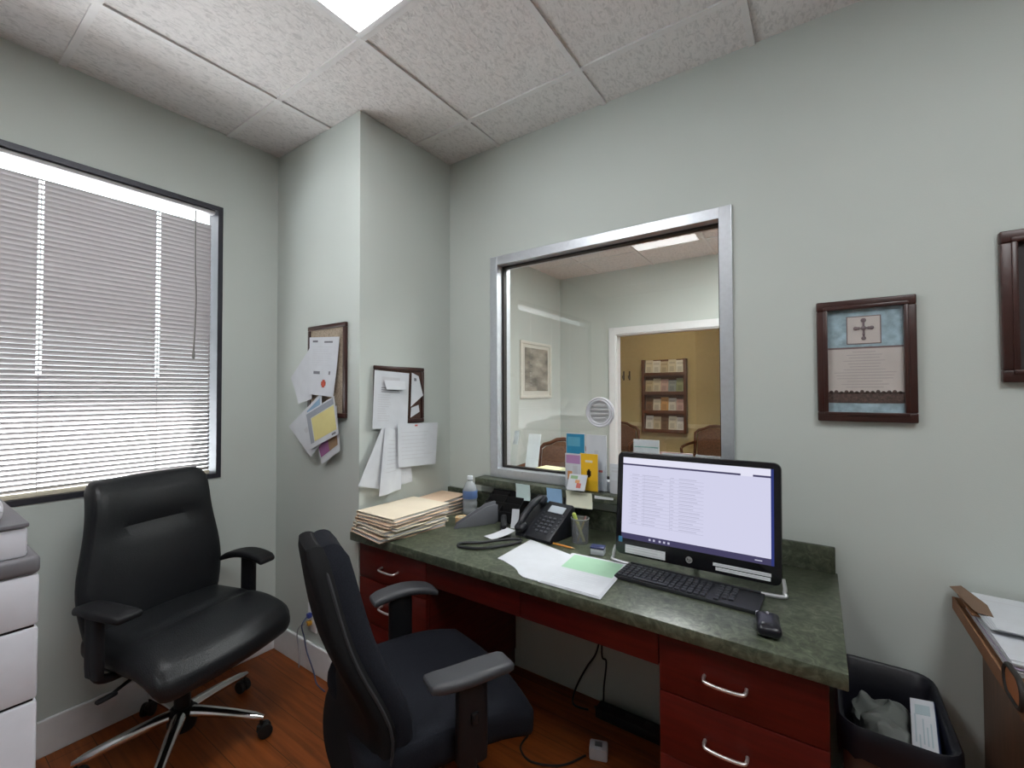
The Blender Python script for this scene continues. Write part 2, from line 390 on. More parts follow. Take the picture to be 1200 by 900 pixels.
# reception window: metal frame with a dark gasket round the glass
b = BM(); fw = 0.046; yf, yg = YB - 0.012, YB + 0.05
def ring(b, x0, x1, z0, z1, w, y0, y1, mi, bev=0.0):
    b.box(x0, x0 + w, y0, y1, z0, z1, bev, mi=mi); b.box(x1 - w, x1, y0, y1, z0, z1, bev, mi=mi)
    b.box(x0 + w, x1 - w, y0, y1, z1 - w, z1, bev, mi=mi); b.box(x0 + w, x1 - w, y0, y1, z0, z0 + w, bev, mi=mi)
ring(b, RX0, RX1, RZ0, RZ1, fw, yf, YB + 0.11, 0, 0.002)
ring(b, RX0 + fw, RX1 - fw, RZ0 + fw, RZ1 - fw, 0.010, yg - 0.014, yg + 0.014, 1)
wf = struct('window_1', b, [ALU, GASKET])
b = BM(); b.box(RX0 + fw + 0.006, RX1 - fw - 0.006, yg - 0.002, yg + 0.002, RZ0 + fw + 0.006, RZ1 - fw - 0.006); b.done('pane', GLASS, wf, smooth=False)
# outside window: dark frame and glass
b = BM()
def ringx(b, y0, y1, z0, z1, w, x0, x1, mi=0):
    b.box(x0, x1, y0, y0 + w, z0, z1, mi=mi); b.box(x0, x1, y1 - w, y1, z0, z1, mi=mi)
    b.box(x0, x1, y0 + w, y1 - w, z1 - w, z1, mi=mi); b.box(x0, x1, y0 + w, y1 - w, z0, z0 + w, mi=mi)
ringx(b, EY0, EY1, EZ0, EZ1, 0.022, XL - 0.10, XL + 0.004)
wf2 = struct('window_2', b, BRONZE)
b = BM(); b.box(XL - 0.074, XL - 0.070, EY0 + 0.02, EY1 - 0.02, EZ0 + 0.02, EZ1 - 0.02); b.done('pane', GLASS, wf2, smooth=False)
b = BM(); b.box(XL - 0.16 - 0.93, XL - 0.16, YF, 4.6, 2.60, 2.72); struct('wall_soffit', b, WHITETRIM)
# ground outside
b = BM(); b.box(-40, XL - 0.16, -30, 30, -0.3, -0.1); struct('ground', b, mat('concrete_ground', (0.60, 0.62, 0.65), 0.9, noise=0.1, nscale=2))

b = BM(); b.box(XL - 0.16 - 1.5, XL - 0.16, -30, 30, -0.1, -0.07); struct('added_dark_strip', b, mat('added_dark_ground', (0.16, 0.13, 0.11), 0.95, noise=0.5, nscale=30))  # dark strip added by the wall to cut ground bounce on the upper slats

# ------------------------------------------------------------------ ceiling lights
def panel(label, x0, x1, y0, y1, rad, col=(0.965, 0.99, 1.0), nm='d'):
    t = thing('ceiling_light', label, 'ceiling light', ((x0 + x1) / 2, (y0 + y1) / 2, ZC))
    w, d = (x1 - x0) / 2, (y1 - y0) / 2
    b = BM()
    for (a0, a1, c0, c1) in ((-w, w, -d, -d + 0.022), (-w, w, d - 0.022, d), (-w, -w + 0.022, -d + 0.022, d - 0.022), (w - 0.022, w, -d + 0.022, d - 0.022)):
        b.box(a0, a1, c0, c1, -0.006, 0.004, 0.002)
    b.done('frame', WHITETRIM, t)
    b = BM(); b.box(-w + 0.02, w - 0.02, -d + 0.02, d - 0.02, -0.002, 0.002); b.done('diffuser', emis('diffuser_' + nm, col, rad), t, smooth=False)
panel('white square-edged fluorescent ceiling panel over the office desk chair', GX + 0.011, GX + SX - 0.011, GY - 3 * SY + 0.011, GY - SY - 0.011, PANEL)
panel('added unseen white light panel to the right of the camera on the office ceiling', GX + 3 * SX + 0.011, GX + 4 * SX - 0.011, GY - 3 * SY + 0.011, GY - SY - 0.011, PANEL * 1.05, nm='b')  # extra out-of-view panel added to brighten the right of the office
panel('added unseen white light panel in the lobby behind the reception glass', GX + 1 * SX + 0.011, GX + 2 * SX - 0.011, GY + 1 * SY + 0.011, GY + 3 * SY - 0.011, LOBBY, nm='l')  # added above the window head, out of sight, to light the lobby
panel('added unseen white light panel at the right side of the lobby ceiling', GX + 3 * SX + 0.011, GX + 4 * SX - 0.011, GY + 2 * SY + 0.011, GY + 4 * SY - 0.011, LOBBY, nm='l')  # another unseen panel added to raise the lobby brightness
panel('added unseen warm light panel in the tan room past the doorway', -1.9, -1.3, 5.0, 5.6, TANROOM, (1, 0.86, 0.6), nm='t')  # added behind the door header to light the tan room

# ------------------------------------------------------------------ window blind
def make_blind():
    t = thing('window_blind', 'white horizontal mini blind half shut in the outside window', 'window blind', (XL - 0.03, (EY0 + EY1) / 2, EZ0))
    ya, yb = EY0 + 0.03 - t.location.y, EY1 - 0.042 - t.location.y
    H = EZ1 - EZ0
    b = BM(); b.box(-0.016, 0.016, ya, yb + 0.012, H - 0.040, H - 0.023, 0.003); b.done('headrail', mat('blind_rail', (0.5, 0.49, 0.49), 0.4), t)
    b = BM(); tilt = R(50); w = 0.0232; pitch = 0.0197
    cords = [y - t.location.y for y in (0.735, 0.36, -0.10, -0.55, -1.0, -1.35)]
    z = 0.05; ztop = H - 0.098
    sl = bmesh.new(); nseg = 4
    segs = []; e = ya
    for c in sorted(cords): segs += [(e, c - 0.008, False), (c - 0.008, c + 0.008, True)]; e = c + 0.008
    segs.append((e, yb, False))
    while z < ztop:
        for (s0, s1, hole) in segs:
            rows = []
            for k in range(nseg + 1):
                u = (k / nseg - 0.5) * w
                bow = 0.0022 * (1 - (2 * k / nseg - 1) ** 2)
                # inner edge high, outer edge low
                x = u * math.cos(tilt) - bow * math.sin(tilt) * -1; zz = z + u * math.sin(tilt) + bow * math.cos(tilt) * -1
                rows.append((x, zz))
            for k in range(nseg):
                if hole and k in (1, 2) and z > 0.50: continue
                vv = [sl.verts.new((rows[k][0], s0, rows[k][1])), sl.verts.new((rows[k][0], s1, rows[k][1])), sl.verts.new((rows[k + 1][0], s1, rows[k + 1][1])), sl.verts.new((rows[k + 1][0], s0, rows[k + 1][1]))]
                sl.faces.new(vv)
        z += pitch
    bmesh.ops.remove_doubles(sl, verts=sl.verts[:], dist=0.0002)
    b._merge(sl); b.done('slats', slat_mat(), t, angle=80)
    b = BM(); b.box(-0.012, 0.012, ya, yb, 0.022, 0.040, 0.003)
    for c in cords: b.cyl((0.0, c, 0.016), 0.008, 0.008)
    b.done('bottom_rail', mat('blind_bottom_rail', (0.62, 0.56, 0.44), 0.5), t)
    for c in cords:
        b = BM(); b.tube([(0.001, c, 0.03), (0.001, c, H - 0.05)], 0.0013, 6); b.done('lift_cord', mat('cord_grey', (0.35, 0.33, 0.34), 0.7), t)
    b = BM(); y = yb - 0.075
    b.tube(smoothpath([(0.022, y, H - 0.05), (0.024, y, H - 0.3), (0.026, y + 0.004, H - 0.5), (0.028, y - 0.004, H - 0.74)], 6), 0.0035, 8); b.lathe([(0.004, 0), (0.006, 0.01), (0.006, 0.035), (0.004, 0.04)], 10, (0.028, y - 0.004, H - 0.775))
    b.done('tilt_wand', mat('wand_grey', (0.22, 0.21, 0.20), 0.35), t)
make_blind()

# ------------------------------------------------------------------ desk
WX0, WX1, WY0, WZ = XP, 0.0477, 1.219, 0.769
t = thing('worktop', 'dark green marbled laminate desk worktop with a low backsplash', 'worktop', ((WX0 + WX1) / 2, 1.55, WZ))
def loc(t, x, y, z): return (x - t.location.x, y - t.location.y, z - t.location.z)
b = BM(); a0 = loc(t, WX0 + 0.001, WY0, 0.731); a1 = loc(t, WX1, YB - 0.001, WZ); b.box(a0[0], a1[0], a0[1], a1[1], a0[2], a1[2], 0.003); b.done('top', MARBLE, t)
a0 = loc(t, WX0 + 0.001, YB - 0.021, WZ); a1 = loc(t, 0.042, YB - 0.001, 0.858); b = BM(); b.box(a0[0], a1[0], a0[1], a1[1], a0[2], a1[2], 0.003); tag(b.done('backsplash_board', MARBLE, None, tuple(t.location)), 'low dark green backsplash along the wall behind the worktop', 'backsplash')
b = BM(); t2 = tag(b.box(-1.488, -0.222, 1.80, YB + 0.30, 0.906, 0.944, 0.004).done('transaction_ledge', MARBLE), 'narrow dark green ledge under the reception window', 'ledge')

def pull_bm(w=0.098, out=0.026, r=0.0045):
    b = BM(); h = w / 2
    pts = [(-h, 0, 0), (-h, -out * 0.6, -0.001), (-h + 0.008, -out, -0.003), (0, -out - 0.003, -0.004), (h - 0.008, -out, -0.003), (h, -out * 0.6, -0.001), (h, 0, 0)]
    b.tube(smoothpath(pts, 5), r, 10); return b
def cabinet(label, x0, x1, seams, pulls, pullx):
    t = thing('drawer_cabinet', label, 'cabinet', ((x0 + x1) / 2, 1.56, 0))
    w = (x1 - x0) / 2; yb, yf = YB - 0.002 - 1.56, 1.249 - 1.56
    b = BM(); b.box(-w, w, yf + 0.020, yb, 0.09, 0.7305); b.box(-w + 0.005, w - 0.005, yf + 0.08, yb, 0, 0.09, mi=1); b.done('carcass', [CHERRY, CHERRYDARK], t)
    for i in range(len(seams) - 1):
        b = BM(); b.box(-w + 0.001, w - 0.001, yf, yf + 0.018, seams[i + 1] + 0.0015, seams[i] - 0.0015, 0.0015)
        d = b.done('drawer', CHERRY, t)
        pull_bm().done('drawer_pull', PULL, d, loc=(pullx - t.location.x, yf, pulls[i]))
cabinet('cherry red three-drawer cabinet under the monitor end of the worktop', -0.372, 0.013, [0.728, 0.566, 0.395, 0.10], [0.645, 0.478, 0.26], -0.205)
cabinet('cherry red drawer cabinet under the folder stack beside the pillar', -1.700, -1.280, [0.728, 0.57, 0.38, 0.10], [0.640, 0.475, 0.25], -1.495)
def apron(label, x0, x1):
    t = thing('desk_apron', label, 'drawer', ((x0 + x1) / 2, 1.249, 0.63), group=None); w = (x1 - x0) / 2
    b = BM(); b.box(-w + 0.001, w - 0.001, 0, 0.018, 0, 0.099, 0.0015); b.done('drawer_front', CHERRY, t)
    b = BM(); b.box(-w + 0.015, w - 0.015, 0.018, 0.42, 0.02, 0.095); b.done('drawer_box', CHERRYDARK, t)
apron('shallow cherry red drawer beside the folder-stack cabinet', -1.279, -0.836)
apron('shallow cherry red drawer beside the monitor-end cabinet', -0.835, -0.373)

# ------------------------------------------------------------------ office chairs
def five_star(t, phase, r0, chrome, hubz=0.11):
    """five legs with casters; phase in local degrees"""
    lm = CHROME if chrome else PLASTIC
    b = BM(); b.lathe([(0.045, hubz - 0.05), (0.05, hubz - 0.03), (0.05, hubz + 0.02), (0.034, hubz + 0.035)], 24); b.lathe([(0.028, hubz + 0.03), (0.028, 0.28)], 20); b.lathe([(0.019, 0.27), (0.019, 0.40)], 16, mi=1)
    b.done('gas_column', [PLASTIC, CHROME], t)
    for k in range(5):
        a = R(phase + 72 * k); c, s = math.cos(a), math.sin(a)
        M = Matrix.Rotation(a, 4, 'Z')
        b = BM(); n = 9; pr = []
        tb = bmesh.new(); rings = []
        for i in range(n):
            u = i / (n - 1); x = 0.03 + u * (r0 - 0.03); w = 0.026 - 0.010 * u; z = hubz + 0.012 - 0.042 * u ** 1.4; h = 0.020 - 0.006 * u
            if i == n - 1: w *= 0.6; h *= 0.6
            rings.append([tb.verts.new((x, w * math.cos(q), z + h * (math.sin(q)))) for q in [2 * PI * j / 12 for j in range(12)]])
        for A, B in zip(rings, rings[1:]):
            for j in range(12): tb.faces.new((A[j], A[(j + 1) % 12], B[(j + 1) % 12], B[j]))
        tb.faces.new(rings[0][::-1]); tb.faces.new(rings[-1])
        b._merge(tb, 0, M)
        leg = b.done('leg', lm, t)
        b = BM(); rot = M @ Matrix.Translation((r0 - 0.012, 0, 0)) @ Matrix.Rotation(R(35 + 50 * k), 4, 'Z')
        b.cyl((0, 0, 0.04), 0.006, 0.035, 10, mtx=rot)
        for sy in (-1, 1):
            b.lathe([(0.018, -0.009), (0.026, -0.007), (0.0272, 0), (0.026, 0.007), (0.018, 0.009)], 22, mtx=rot @ Matrix.Translation((0.012, sy * 0.014, 0.0275)) @ Matrix.Rotation(R(90), 4, 'X'))
        b.soft(0.008, 0, 0.040, 0.05, 0.014, 0.028, 0.007, 4, mtx=rot)
        b.done('caster', RUBBER, leg)
def leather_chair():
    t = thing('office_chair', 'black leather office chair with chrome star base under the window', 'office chair', (-2.10, 0.715, 0), -R(75))
    ph = 39 + 75
    five_star(t, ph, 0.315, True)
    def seatfn(u, p):
        e = max(abs(u.x), abs(u.y))
        p.z -= 0.050 * max(0, u.y - 0.25) ** 2 / 0.56                      # waterfall front
        if u.z > 0.3:
            p.z += 0.012 * (1 - u.x ** 2) * (1 - u.y ** 2) - 0.011 * math.exp(-((u.y - 0.10) / 0.07) ** 2) * (1 - u.x ** 4)
        p.x *= 1 + 0.06 * u.y
        p.y += 0.03 * (1 - u.x ** 2) * u.y
        return p
    b = BM(); b.soft(0, 0.045, 0.465, 0.52, 0.50, 0.11, 0.05, 26, seatfn); b.done('seat', LEATHER, t)
    def backfn(u, p):
        v = (u.z + 1) / 2                       # 0 bottom, 1 top
        wd = 0.86 + 0.16 * math.exp(-((v - 0.38) / 0.30) ** 2) - 0.03 * v
        p.x *= wd
        if u.y > 0.2:
            crease = math.exp(-((v - 0.70) / 0.035) ** 2) * math.exp(-(u.x / 0.72) ** 6)
            p.y += 0.022 * math.exp(-((v - 0.38) / 0.26) ** 2) * (1 - u.x ** 2) - 0.016 * crease + 0.010 * math.exp(-((v - 0.86) / 0.12) ** 2)
            p.y -= 0.008 * math.exp(-((v - 0.12) / 0.04) ** 2)
        p.y += 0.035 * u.x ** 2                 # wraps forward at the sides
        p.y += -0.045 * (v - 0.35) - 0.10 * max(0, v - 0.5) ** 2
        return p
    b = BM(); b.soft(0, -0.195, 0.735, 0.52, 0.095, 0.64, 0.045, 16, backfn, mtx=None); b.done('backrest', LEATHER, t)
    b = BM(); b.box(-0.05, 0.05, -0.262, -0.237, 0.36, 0.66, 0.006); b.box(-0.05, 0.05, -0.26, 0.05, 0.375, 0.40, 0.004); b.done('back_bracket', PLASTIC, t)
    b = BM(); b.soft(0, 0.02, 0.388, 0.22, 0.26, 0.05, 0.015, 4); b.soft(0, 0.04, 0.412, 0.46, 0.42, 0.03, 0.012, 4); b.done('tilt_mechanism', PLASTIC, t)
    b = BM(); b.tube([(0.10, 0.02, 0.385), (0.17, 0.02, 0.375), (0.25, 0.03, 0.36)], 0.006); b.soft(0.27, 0.03, 0.355, 0.06, 0.022, 0.014, 0.006, 4); b.done('height_lever', PLASTIC, t)
    b = BM(); b.tube([(0, -0.16, 0.38), (0, -0.19, 0.34), (0, -0.19, 0.30)], 0.010, mi=1); b.lathe([(0.02, 0), (0.026, 0.004), (0.026, 0.045), (0.02, 0.05)], 16, (0, -0.19, 0.255)); b.done('tension_knob', [PLASTIC, mat('pink_plastic', (0.5, 0.33, 0.3), 0.5)], t)
    for s in (-1, 1):
        b = BM()
        b.tube(smoothpath([(s * 0.12, 0.0, 0.402), (s * 0.24, 0.0, 0.402), (s * 0.285, 0.0, 0.43), (s * 0.29, 0.0, 0.50)], 4), 0.016, 10)
        b.soft(s * 0.29, 0.0, 0.545, 0.030, 0.075, 0.24, 0.012, 5)
        a = b.done('armrest', PLASTIC, t)
        def padfn(u, p):
            p.x *= 1.0 - 0.30 * max(0, -u.y) ; p.z += -0.028 * max(0, -u.y) ** 2 - 0.012 * max(0, u.y) ** 2
            p.x -= s * 0.018 * u.y ** 2
            return p
        b = BM(); b.soft(s * 0.285, 0.01, 0.655, 0.085, 0.27, 0.030, 0.014, 9, padfn); b.done('arm_pad', PLASTIC, a)
leather_chair()
def fabric_chair():
    t = thing('task_chair', 'black fabric task chair with grey arm pads pulled up to the desk', 'office chair', (-1.03, 0.955, 0), -R(23))
    five_star(t, 20, 0.31, False)
    def seatfn(u, p):
        p.z -= 0.055 * max(0, u.y - 0.2) ** 2
        if u.z > 0.3: p.z += 0.014 * u.x ** 2 * (1 - max(0, u.y)) - 0.01 * (1 - u.y ** 2) * (1 - u.x ** 2)
        p.x *= 1 + 0.05 * u.y; p.y += 0.035 * (1 - u.x ** 2) * max(0, u.y)
        return p
    b = BM(); b.soft(0, 0.03, 0.465, 0.52, 0.49, 0.095, 0.042, 12, seatfn); b.done('seat', FABRIC, t)
    b = BM(); b.soft(0, 0.02, 0.415, 0.45, 0.42, 0.035, 0.015, 6); b.done('seat_shell', SHELL, t)
    def prof(v):        # forward offset of the back's middle plane along its height
        return -0.235 + 0.075 * math.exp(-((v - 0.26) / 0.24) ** 2) - 0.10 * max(0, v - 0.45) ** 1.3
    def wid(v): return 1 - 0.66 * max(0, (v - 0.28) / 0.72) ** 1.5 - 0.05 * (1 - v)
    def mk(th, off, wscale, rad):
        def fn(u, p):
            v = (u.z + 1) / 2
            p.x *= wid(v) * wscale
            p.y += prof(v) + off + 0.035 * u.x ** 2 * (1 - 0.85 * v)
            if th > 0.05 and u.y > 0.2: p.y += 0.012 * (1 - u.x ** 2) * (1 - u.z ** 4)
            return p
        b = BM(); b.soft(0, 0, 0.685, 0.50, th, 0.61, rad, 16, fn); return b
    mk(0.072, 0.020, 1.0, 0.035).done('backrest', FABRIC, t)
    mk(0.056, -0.018, 1.025, 0.026).done('back_shell', SHELL, t)
    b = BM()
    for z0 in (0,):
        pts = []
        for k in range(64):
            q = 2 * PI * k / 64
            uz = max(-1, min(1, 1.25 * math.sin(q))); ux = max(-1, min(1, 1.25 * math.cos(q)))
            v = (uz * 0.97 + 1) / 2
            pts.append((ux * 0.256 * wid(v), prof(v) - 0.010 + 0.035 * ux * ux * (1 - 0.85 * v), 0.685 + 0.30 * uz))
        b.tube(pts, 0.0045, 6, closed=True)
    b.done('piping', mat('piping_fabric', (0.017, 0.017, 0.020), 0.8), t)
    b = BM(); b.box(-0.04, 0.04, -0.215, -0.20, 0.38, 0.46, 0.004); b.box(-0.04, 0.04, -0.215, 0.0, 0.375, 0.398, 0.004); b.done('back_bracket', PLASTIC, t)
    b = BM(); b.soft(0, 0.0, 0.385, 0.20, 0.24, 0.05, 0.015, 4); b.done('tilt_mechanism', PLASTIC, t)
    b = BM(); b.tube([(0.09, 0.08, 0.385), (0.18, 0.09, 0.37), (0.26, 0.10, 0.355)], 0.006); b.soft(0.275, 0.10, 0.352, 0.06, 0.022, 0.012, 0.005, 4); b.done('height_lever', PLASTIC, t)
    for s in (-1, 1):
        b = BM()
        b.tube(smoothpath([(s * 0.12, 0.05, 0.405), (s * 0.24, 0.05, 0.402), (s * 0.285, 0.05, 0.43), (s * 0.288, 0.05, 0.50)], 4), 0.016, 10)
        b.soft(s * 0.288, 0.05, 0.545, 0.034, 0.085, 0.22, 0.012, 5)
        b.soft(s * 0.308, 0.05, 0.56, 0.010, 0.022, 0.03, 0.005, 3)
        a = b.done('armrest', PLASTIC, t)
        def padfn(u, p):
            p.x *= 1.0 - 0.12 * u.y ** 2; p.z += -0.020 * max(0, u.y) ** 2 - 0.006 * max(0, -u.y) ** 2
            p.x -= s * 0.022 * u.y ** 2
            return p
        b = BM(); b.soft(s * 0.285, 0.058, 0.662, 0.086, 0.240, 0.028, 0.013, 9, padfn); b.done('arm_pad', ARMPAD, a)
fabric_chair()

# ------------------------------------------------------------------ copier at the frame's edge
def copier():
    t = thing('copier', 'white office copier with grey top tray standing by the window', 'copier', (-2.08, -0.06, 0))
    CW = mat('copier_white', (0.62, 0.62, 0.68), 0.45); CG = mat('copier_grey', (0.15, 0.145, 0.16), 0.5)
    w0, w1, d0, d1 = -0.31, 0.31, -0.34, 0.325
    b = BM(); b.box(w0, w1, d0, d1, 0.03, 0.55, 0.008); b.done('paper_cabinet', CW, t)
    b = BM(); b.box(w0, w1, d0, d1, 0.556, 0.75, 0.008); b.done('paper_drawer', CW, t)
    b = BM(); b.box(w0, w1, d0, d1, 0.756, 0.895, 0.008); b.done('print_unit', CW, t)
    b = BM(); b.box(w0 + 0.01, w1 - 0.008, d0 + 0.01, d1 - 0.008, 0.548, 0.558); b.box(w0 + 0.01, w1 - 0.008, d0 + 0.01, d1 - 0.008, 0.748, 0.758); b.done('drawer_gap', PLASTIC, t)
    b = BM(); b.box(w0, w1 + 0.004, d0, d1 + 0.002, 0.896, 0.945, 0.012, 3); b.done('output_tray', CG, t)
    b = BM(); b.box(w0 + 0.02, w1 - 0.01, d0 + 0.02, d1 - 0.022, 0.945, 1.025, 0.008); b.done('scanner', CW, t)
    b = BM(); b.box(w0 + 0.02, w1 - 0.004, d0 + 0.02, d1 - 0.020, 1.026, 1.038, 0.003); b.done('glass_rim', CG, t)
    b = BM(); b.soft(-0.01, -0.03, 1.075, 0.56, 0.60, 0.075, 0.03, 6, lambda u, p: Vector((p.x, p.y, p.z + (0.012 if u.z > 0 else 0) * -u.y))); b.done('document_feeder', CW, t)
    b = BM(); b.soft(0.0, -0.12, 1.130, 0.36, 0.26, 0.04, 0.015, 4); b.done('feed_cover', CG, t)
    b = BM(); b.box(w1, w1 + 0.0015, 0.18, 0.25, 0.80, 0.86, 0.0005); b.done('sticker', mat('pink_label', (0.55, 0.42, 0.46), 0.6), t)
    b = BM(); b.box(w1, w1 + 0.002, 0.20, 0.245, 0.565 - 0.045, 0.565 - 0.018, 0.0005); b.done('badge', mat('badge_grey', (0.12, 0.12, 0.2), 0.5), t)
    for x in (-0.25, 0.25):
        for y in (-0.28, 0.28):
            b = BM(); b.lathe([(0.02, -0.012), (0.026, 0), (0.02, 0.012)], 16, mtx=Matrix.Translation((x, y, 0.026)) @ Matrix.Rotation(R(90), 4, 'X')); b.cyl((x, y, 0.03), 0.012, 0.01); b.done('caster', RUBBER, t)
copier()

# ------------------------------------------------------------------ paper helper
def sheet(name, label, cat, w, h, mtx, mats=None, prints=(), curl=None, th=0.0007, group=None, nx=10, ny=12, corners=None):
    """a paper of size w x h in its own XY plane (origin bottom-left), +Z its face; prints = (x0,y0,x1,y1,slot) in 0..1"""
    f = curl or (lambda x, y: 0.0)
    def P(x, y, off):
        xx, yy = x, y
        if corners:   # bilinear outline given as four points
            u, v = x / w, y / h; c = corners
            xx = (c[0][0] * (1 - u) + c[1][0] * u) * (1 - v) + (c[3][0] * (1 - u) + c[2][0] * u) * v
            yy = (c[0][1] * (1 - u) + c[1][1] * u) * (1 - v) + (c[3][1] * (1 - u) + c[2][1] * u) * v
        return (xx, yy, f(x / w, y / h) + off)
    b = BM(); b.grid(0, w, 0, h, nx, ny, P, th)
    for (x0, y0, x1, y1, mi) in prints:
        b.grid(x0 * w, x1 * w, y0 * h, y1 * h, max(1, int((x1 - x0) * nx)), max(1, int((y1 - y0) * ny)), lambda x, y, o: P(x, y, th + 0.0005), 0, mi)
    o = b.done(name, mats or [PAPER, INK, INKD], angle=60)
    o.matrix_world = mtx
    return tag(o, label, cat, group)
def lines(x0, x1, y0, y1, n, mi=1, th=0.35, jag=0.3, seed=1):
    r = random.Random(seed); out = []
    for i in range(n):
        y = y1 - (y1 - y0) * (i + 0.5) / n; hh = (y1 - y0) / n * th / 2
        out.append((x0, y - hh, x1 - (x1 - x0) * jag * r.random(), y + hh, mi))
    return out
def MY(x, y, z, roll=0.0, tilt=0.0):      # on a wall facing -Y: local x -> +X, y -> +Z, z -> -Y
    return Matrix.Translation((x, y, z)) @ Matrix(((1, 0, 0, 0), (0, 0, -1, 0), (0, 1, 0, 0), (0, 0, 0, 1))) @ Matrix.Rotation(tilt, 4, 'X') @ Matrix.Rotation(roll, 4, 'Z')
def MX(x, y, z, roll=0.0, tilt=0.0):      # on a wall facing +X: local x -> +Y, y -> +Z, z -> +X
    return Matrix.Translation((x, y, z)) @ Matrix(((0, 0, 1, 0), (1, 0, 0, 0), (0, 1, 0, 0), (0, 0, 0, 1))) @ Matrix.Rotation(tilt, 4, 'X') @ Matrix.Rotation(roll, 4, 'Z')
def MZ(x, y, z, yaw=0.0): return Matrix.Translation((x, y, z)) @ Matrix.Rotation(yaw, 4, 'Z')

# ------------------------------------------------------------------ cork boards on the pillar
def board(label, mtx, w, h, fr=0.022, m=CORK):
    t = thing('cork_board', label, 'cork board'); t.matrix_world = mtx
    b = BM(); b.box(fr, w - fr, fr, h - fr, 0.001, 0.010); b.done('cork', m, t)
    b = BM()
    b.box(0, w, 0, fr, 0.001, 0.016, 0.003); b.box(0, w, h - fr, h, 0.001, 0.016, 0.003); b.box(0, fr, fr, h - fr, 0.001, 0.016, 0.003); b.box(w - fr, w, fr, h - fr, 0.001, 0.016, 0.003)
    b.done('frame', DARKWOOD, t)
board('dark framed cork board on the pillar face towards the window chair', MY(-2.135, YP, 1.27), 0.317, 0.455)
board('dark framed cork board on the pillar face above the folder stack', MX(XP, 1.342, 1.235), 0.317, 0.285, 0.02, mat('dark_cork', (0.085, 0.045, 0.035), 0.9, noise=0.3, nscale=120))
yw = YP - 0.017
def off(k): return 0.0035 * k
curlL = lambda a: (lambda u, v: a * (1 - v) ** 2 + a * 0.6 * (1 - u) ** 2)
sheet('paper', 'plain white sheet curling out behind the letter on the window-side board', 'paper', 0.2, 0.33, MY(0, yw - off(0), 0), corners=[(-2.185, 1.335), (-2.075, 1.36), (-2.085, 1.64), (-2.278, 1.47)], curl=curlL(0.01))
sheet('letter', 'white letter with a round red seal pinned to the window-side board', 'letter', 0.216, 0.279, MY(0, yw - off(1.5), 0), [PAPER, INK, INKD, mat('red_seal', (0.45, 0.06, 0.03), 0.7)],
      corners=[(-2.098, 1.385), (-1.885, 1.370), (-1.852, 1.655), (-2.104, 1.670)], prints=[(0.12, 0.91, 0.30, 0.945, 2), (0.52, 0.90, 0.8, 0.93, 2), (0.18, 0.36, 0.42, 0.41, 2), (0.74, 0.36, 0.80, 0.42, 2), (0.5, 0.17, 0.67, 0.24, 3), (0.535, 0.14, 0.635, 0.27, 3)] + lines(0.12, 0.85, 0.5, 0.85, 9, 1, 0.14), curl=lambda u, v: 0.012 * (1 - v) ** 2)
sheet('paper', 'white flyer with blue print hanging lowest-left of the window-side board', 'paper', 0.2, 0.3, MY(0, yw - off(3), 0), [PAPER, INK, mat('blue_print', (0.22, 0.34, 0.48), 0.7)],
      corners=[(-2.06, 1.075), (-1.95, 1.16), (-1.99, 1.39), (-2.285, 1.215)][::1], prints=[(0.55, 0.72, 0.95, 0.93, 2), (0.62, 0.2, 0.8, 0.5, 1), (0.3, 0.5, 0.5, 0.62, 1)], curl=lambda u, v: 0.012 * (1 - v))
sheet('leaflet', 'purple and orange leaflet poking out below the yellow calendar sheet', 'leaflet', 0.12, 0.2, MY(0, yw - off(4.2), 0), [PAPER, mat('purple_print', (0.28, 0.08, 0.24), 0.6), mat('brown_print', (0.28, 0.17, 0.09), 0.6)],
      corners=[(-1.975, 1.045), (-1.83, 1.12), (-1.86, 1.33), (-2.06, 1.22)], prints=[(0.05, 0.16, 0.5, 0.6, 1), (0.5, 0.16, 0.92, 0.6, 2)])
sheet('calendar_sheet', 'calendar page with a large yellow block and grey border on the window-side board', 'calendar page', 0.22, 0.24, MY(0, yw - off(5.6), 0), [PAPER, mat('slate_print', (0.27, 0.29, 0.33), 0.7), mat('yellow_print', (0.66, 0.58, 0.24), 0.7), INKD],
      corners=[(-2.045, 1.115), (-1.82, 1.20), (-1.873, 1.375), (-2.115, 1.285)], prints=[(0.03, 0.80, 0.97, 0.96, 1), (0.03, 0.12, 0.16, 0.80, 1), (0.18, 0.14, 0.96, 0.78, 2), (0.78, 0.05, 0.92, 0.1, 3)], curl=lambda u, v: 0.01 * (1 - v))
xw = XP + 0.017
sheet('schedule', 'large typed schedule sheet covering the left of the board above the folders', 'paper', 0.215, 0.28, MX(xw + off(0), 0, 0), corners=[(1.322, 1.222), (1.535, 1.208), (1.552, 1.488), (1.338, 1.497)], prints=[(0.2, 0.76, 0.72, 0.9, 1)] + lines(0.2, 0.8, 0.62, 0.72, 3, 2, 0.35, 0.3, 3) + lines(0.12, 0.5, 0.12, 0.6, 12, 1, 0.3, 0.5, 4), curl=lambda u, v: 0.006 * (1 - v))
sheet('note_slip', 'short white slip stuck across the top of the typed schedule', 'note', 0.12, 0.04, MX(xw + off(2.8), 0, 0), corners=[(1.395, 1.405), (1.515, 1.405), (1.515, 1.447), (1.385, 1.450)], curl=lambda u, v: 0.008 * (1 - v))
sheet('note_slip', 'white angular note pinned at the top right of the board above the folders', 'note', 0.09, 0.15, MX(xw + off(1.5), 0, 0), corners=[(1.555, 1.318), (1.640, 1.375), (1.608, 1.475), (1.562, 1.492)], prints=[(0.3, 0.75, 0.6, 0.86, 2)], curl=lambda u, v: 0.004)
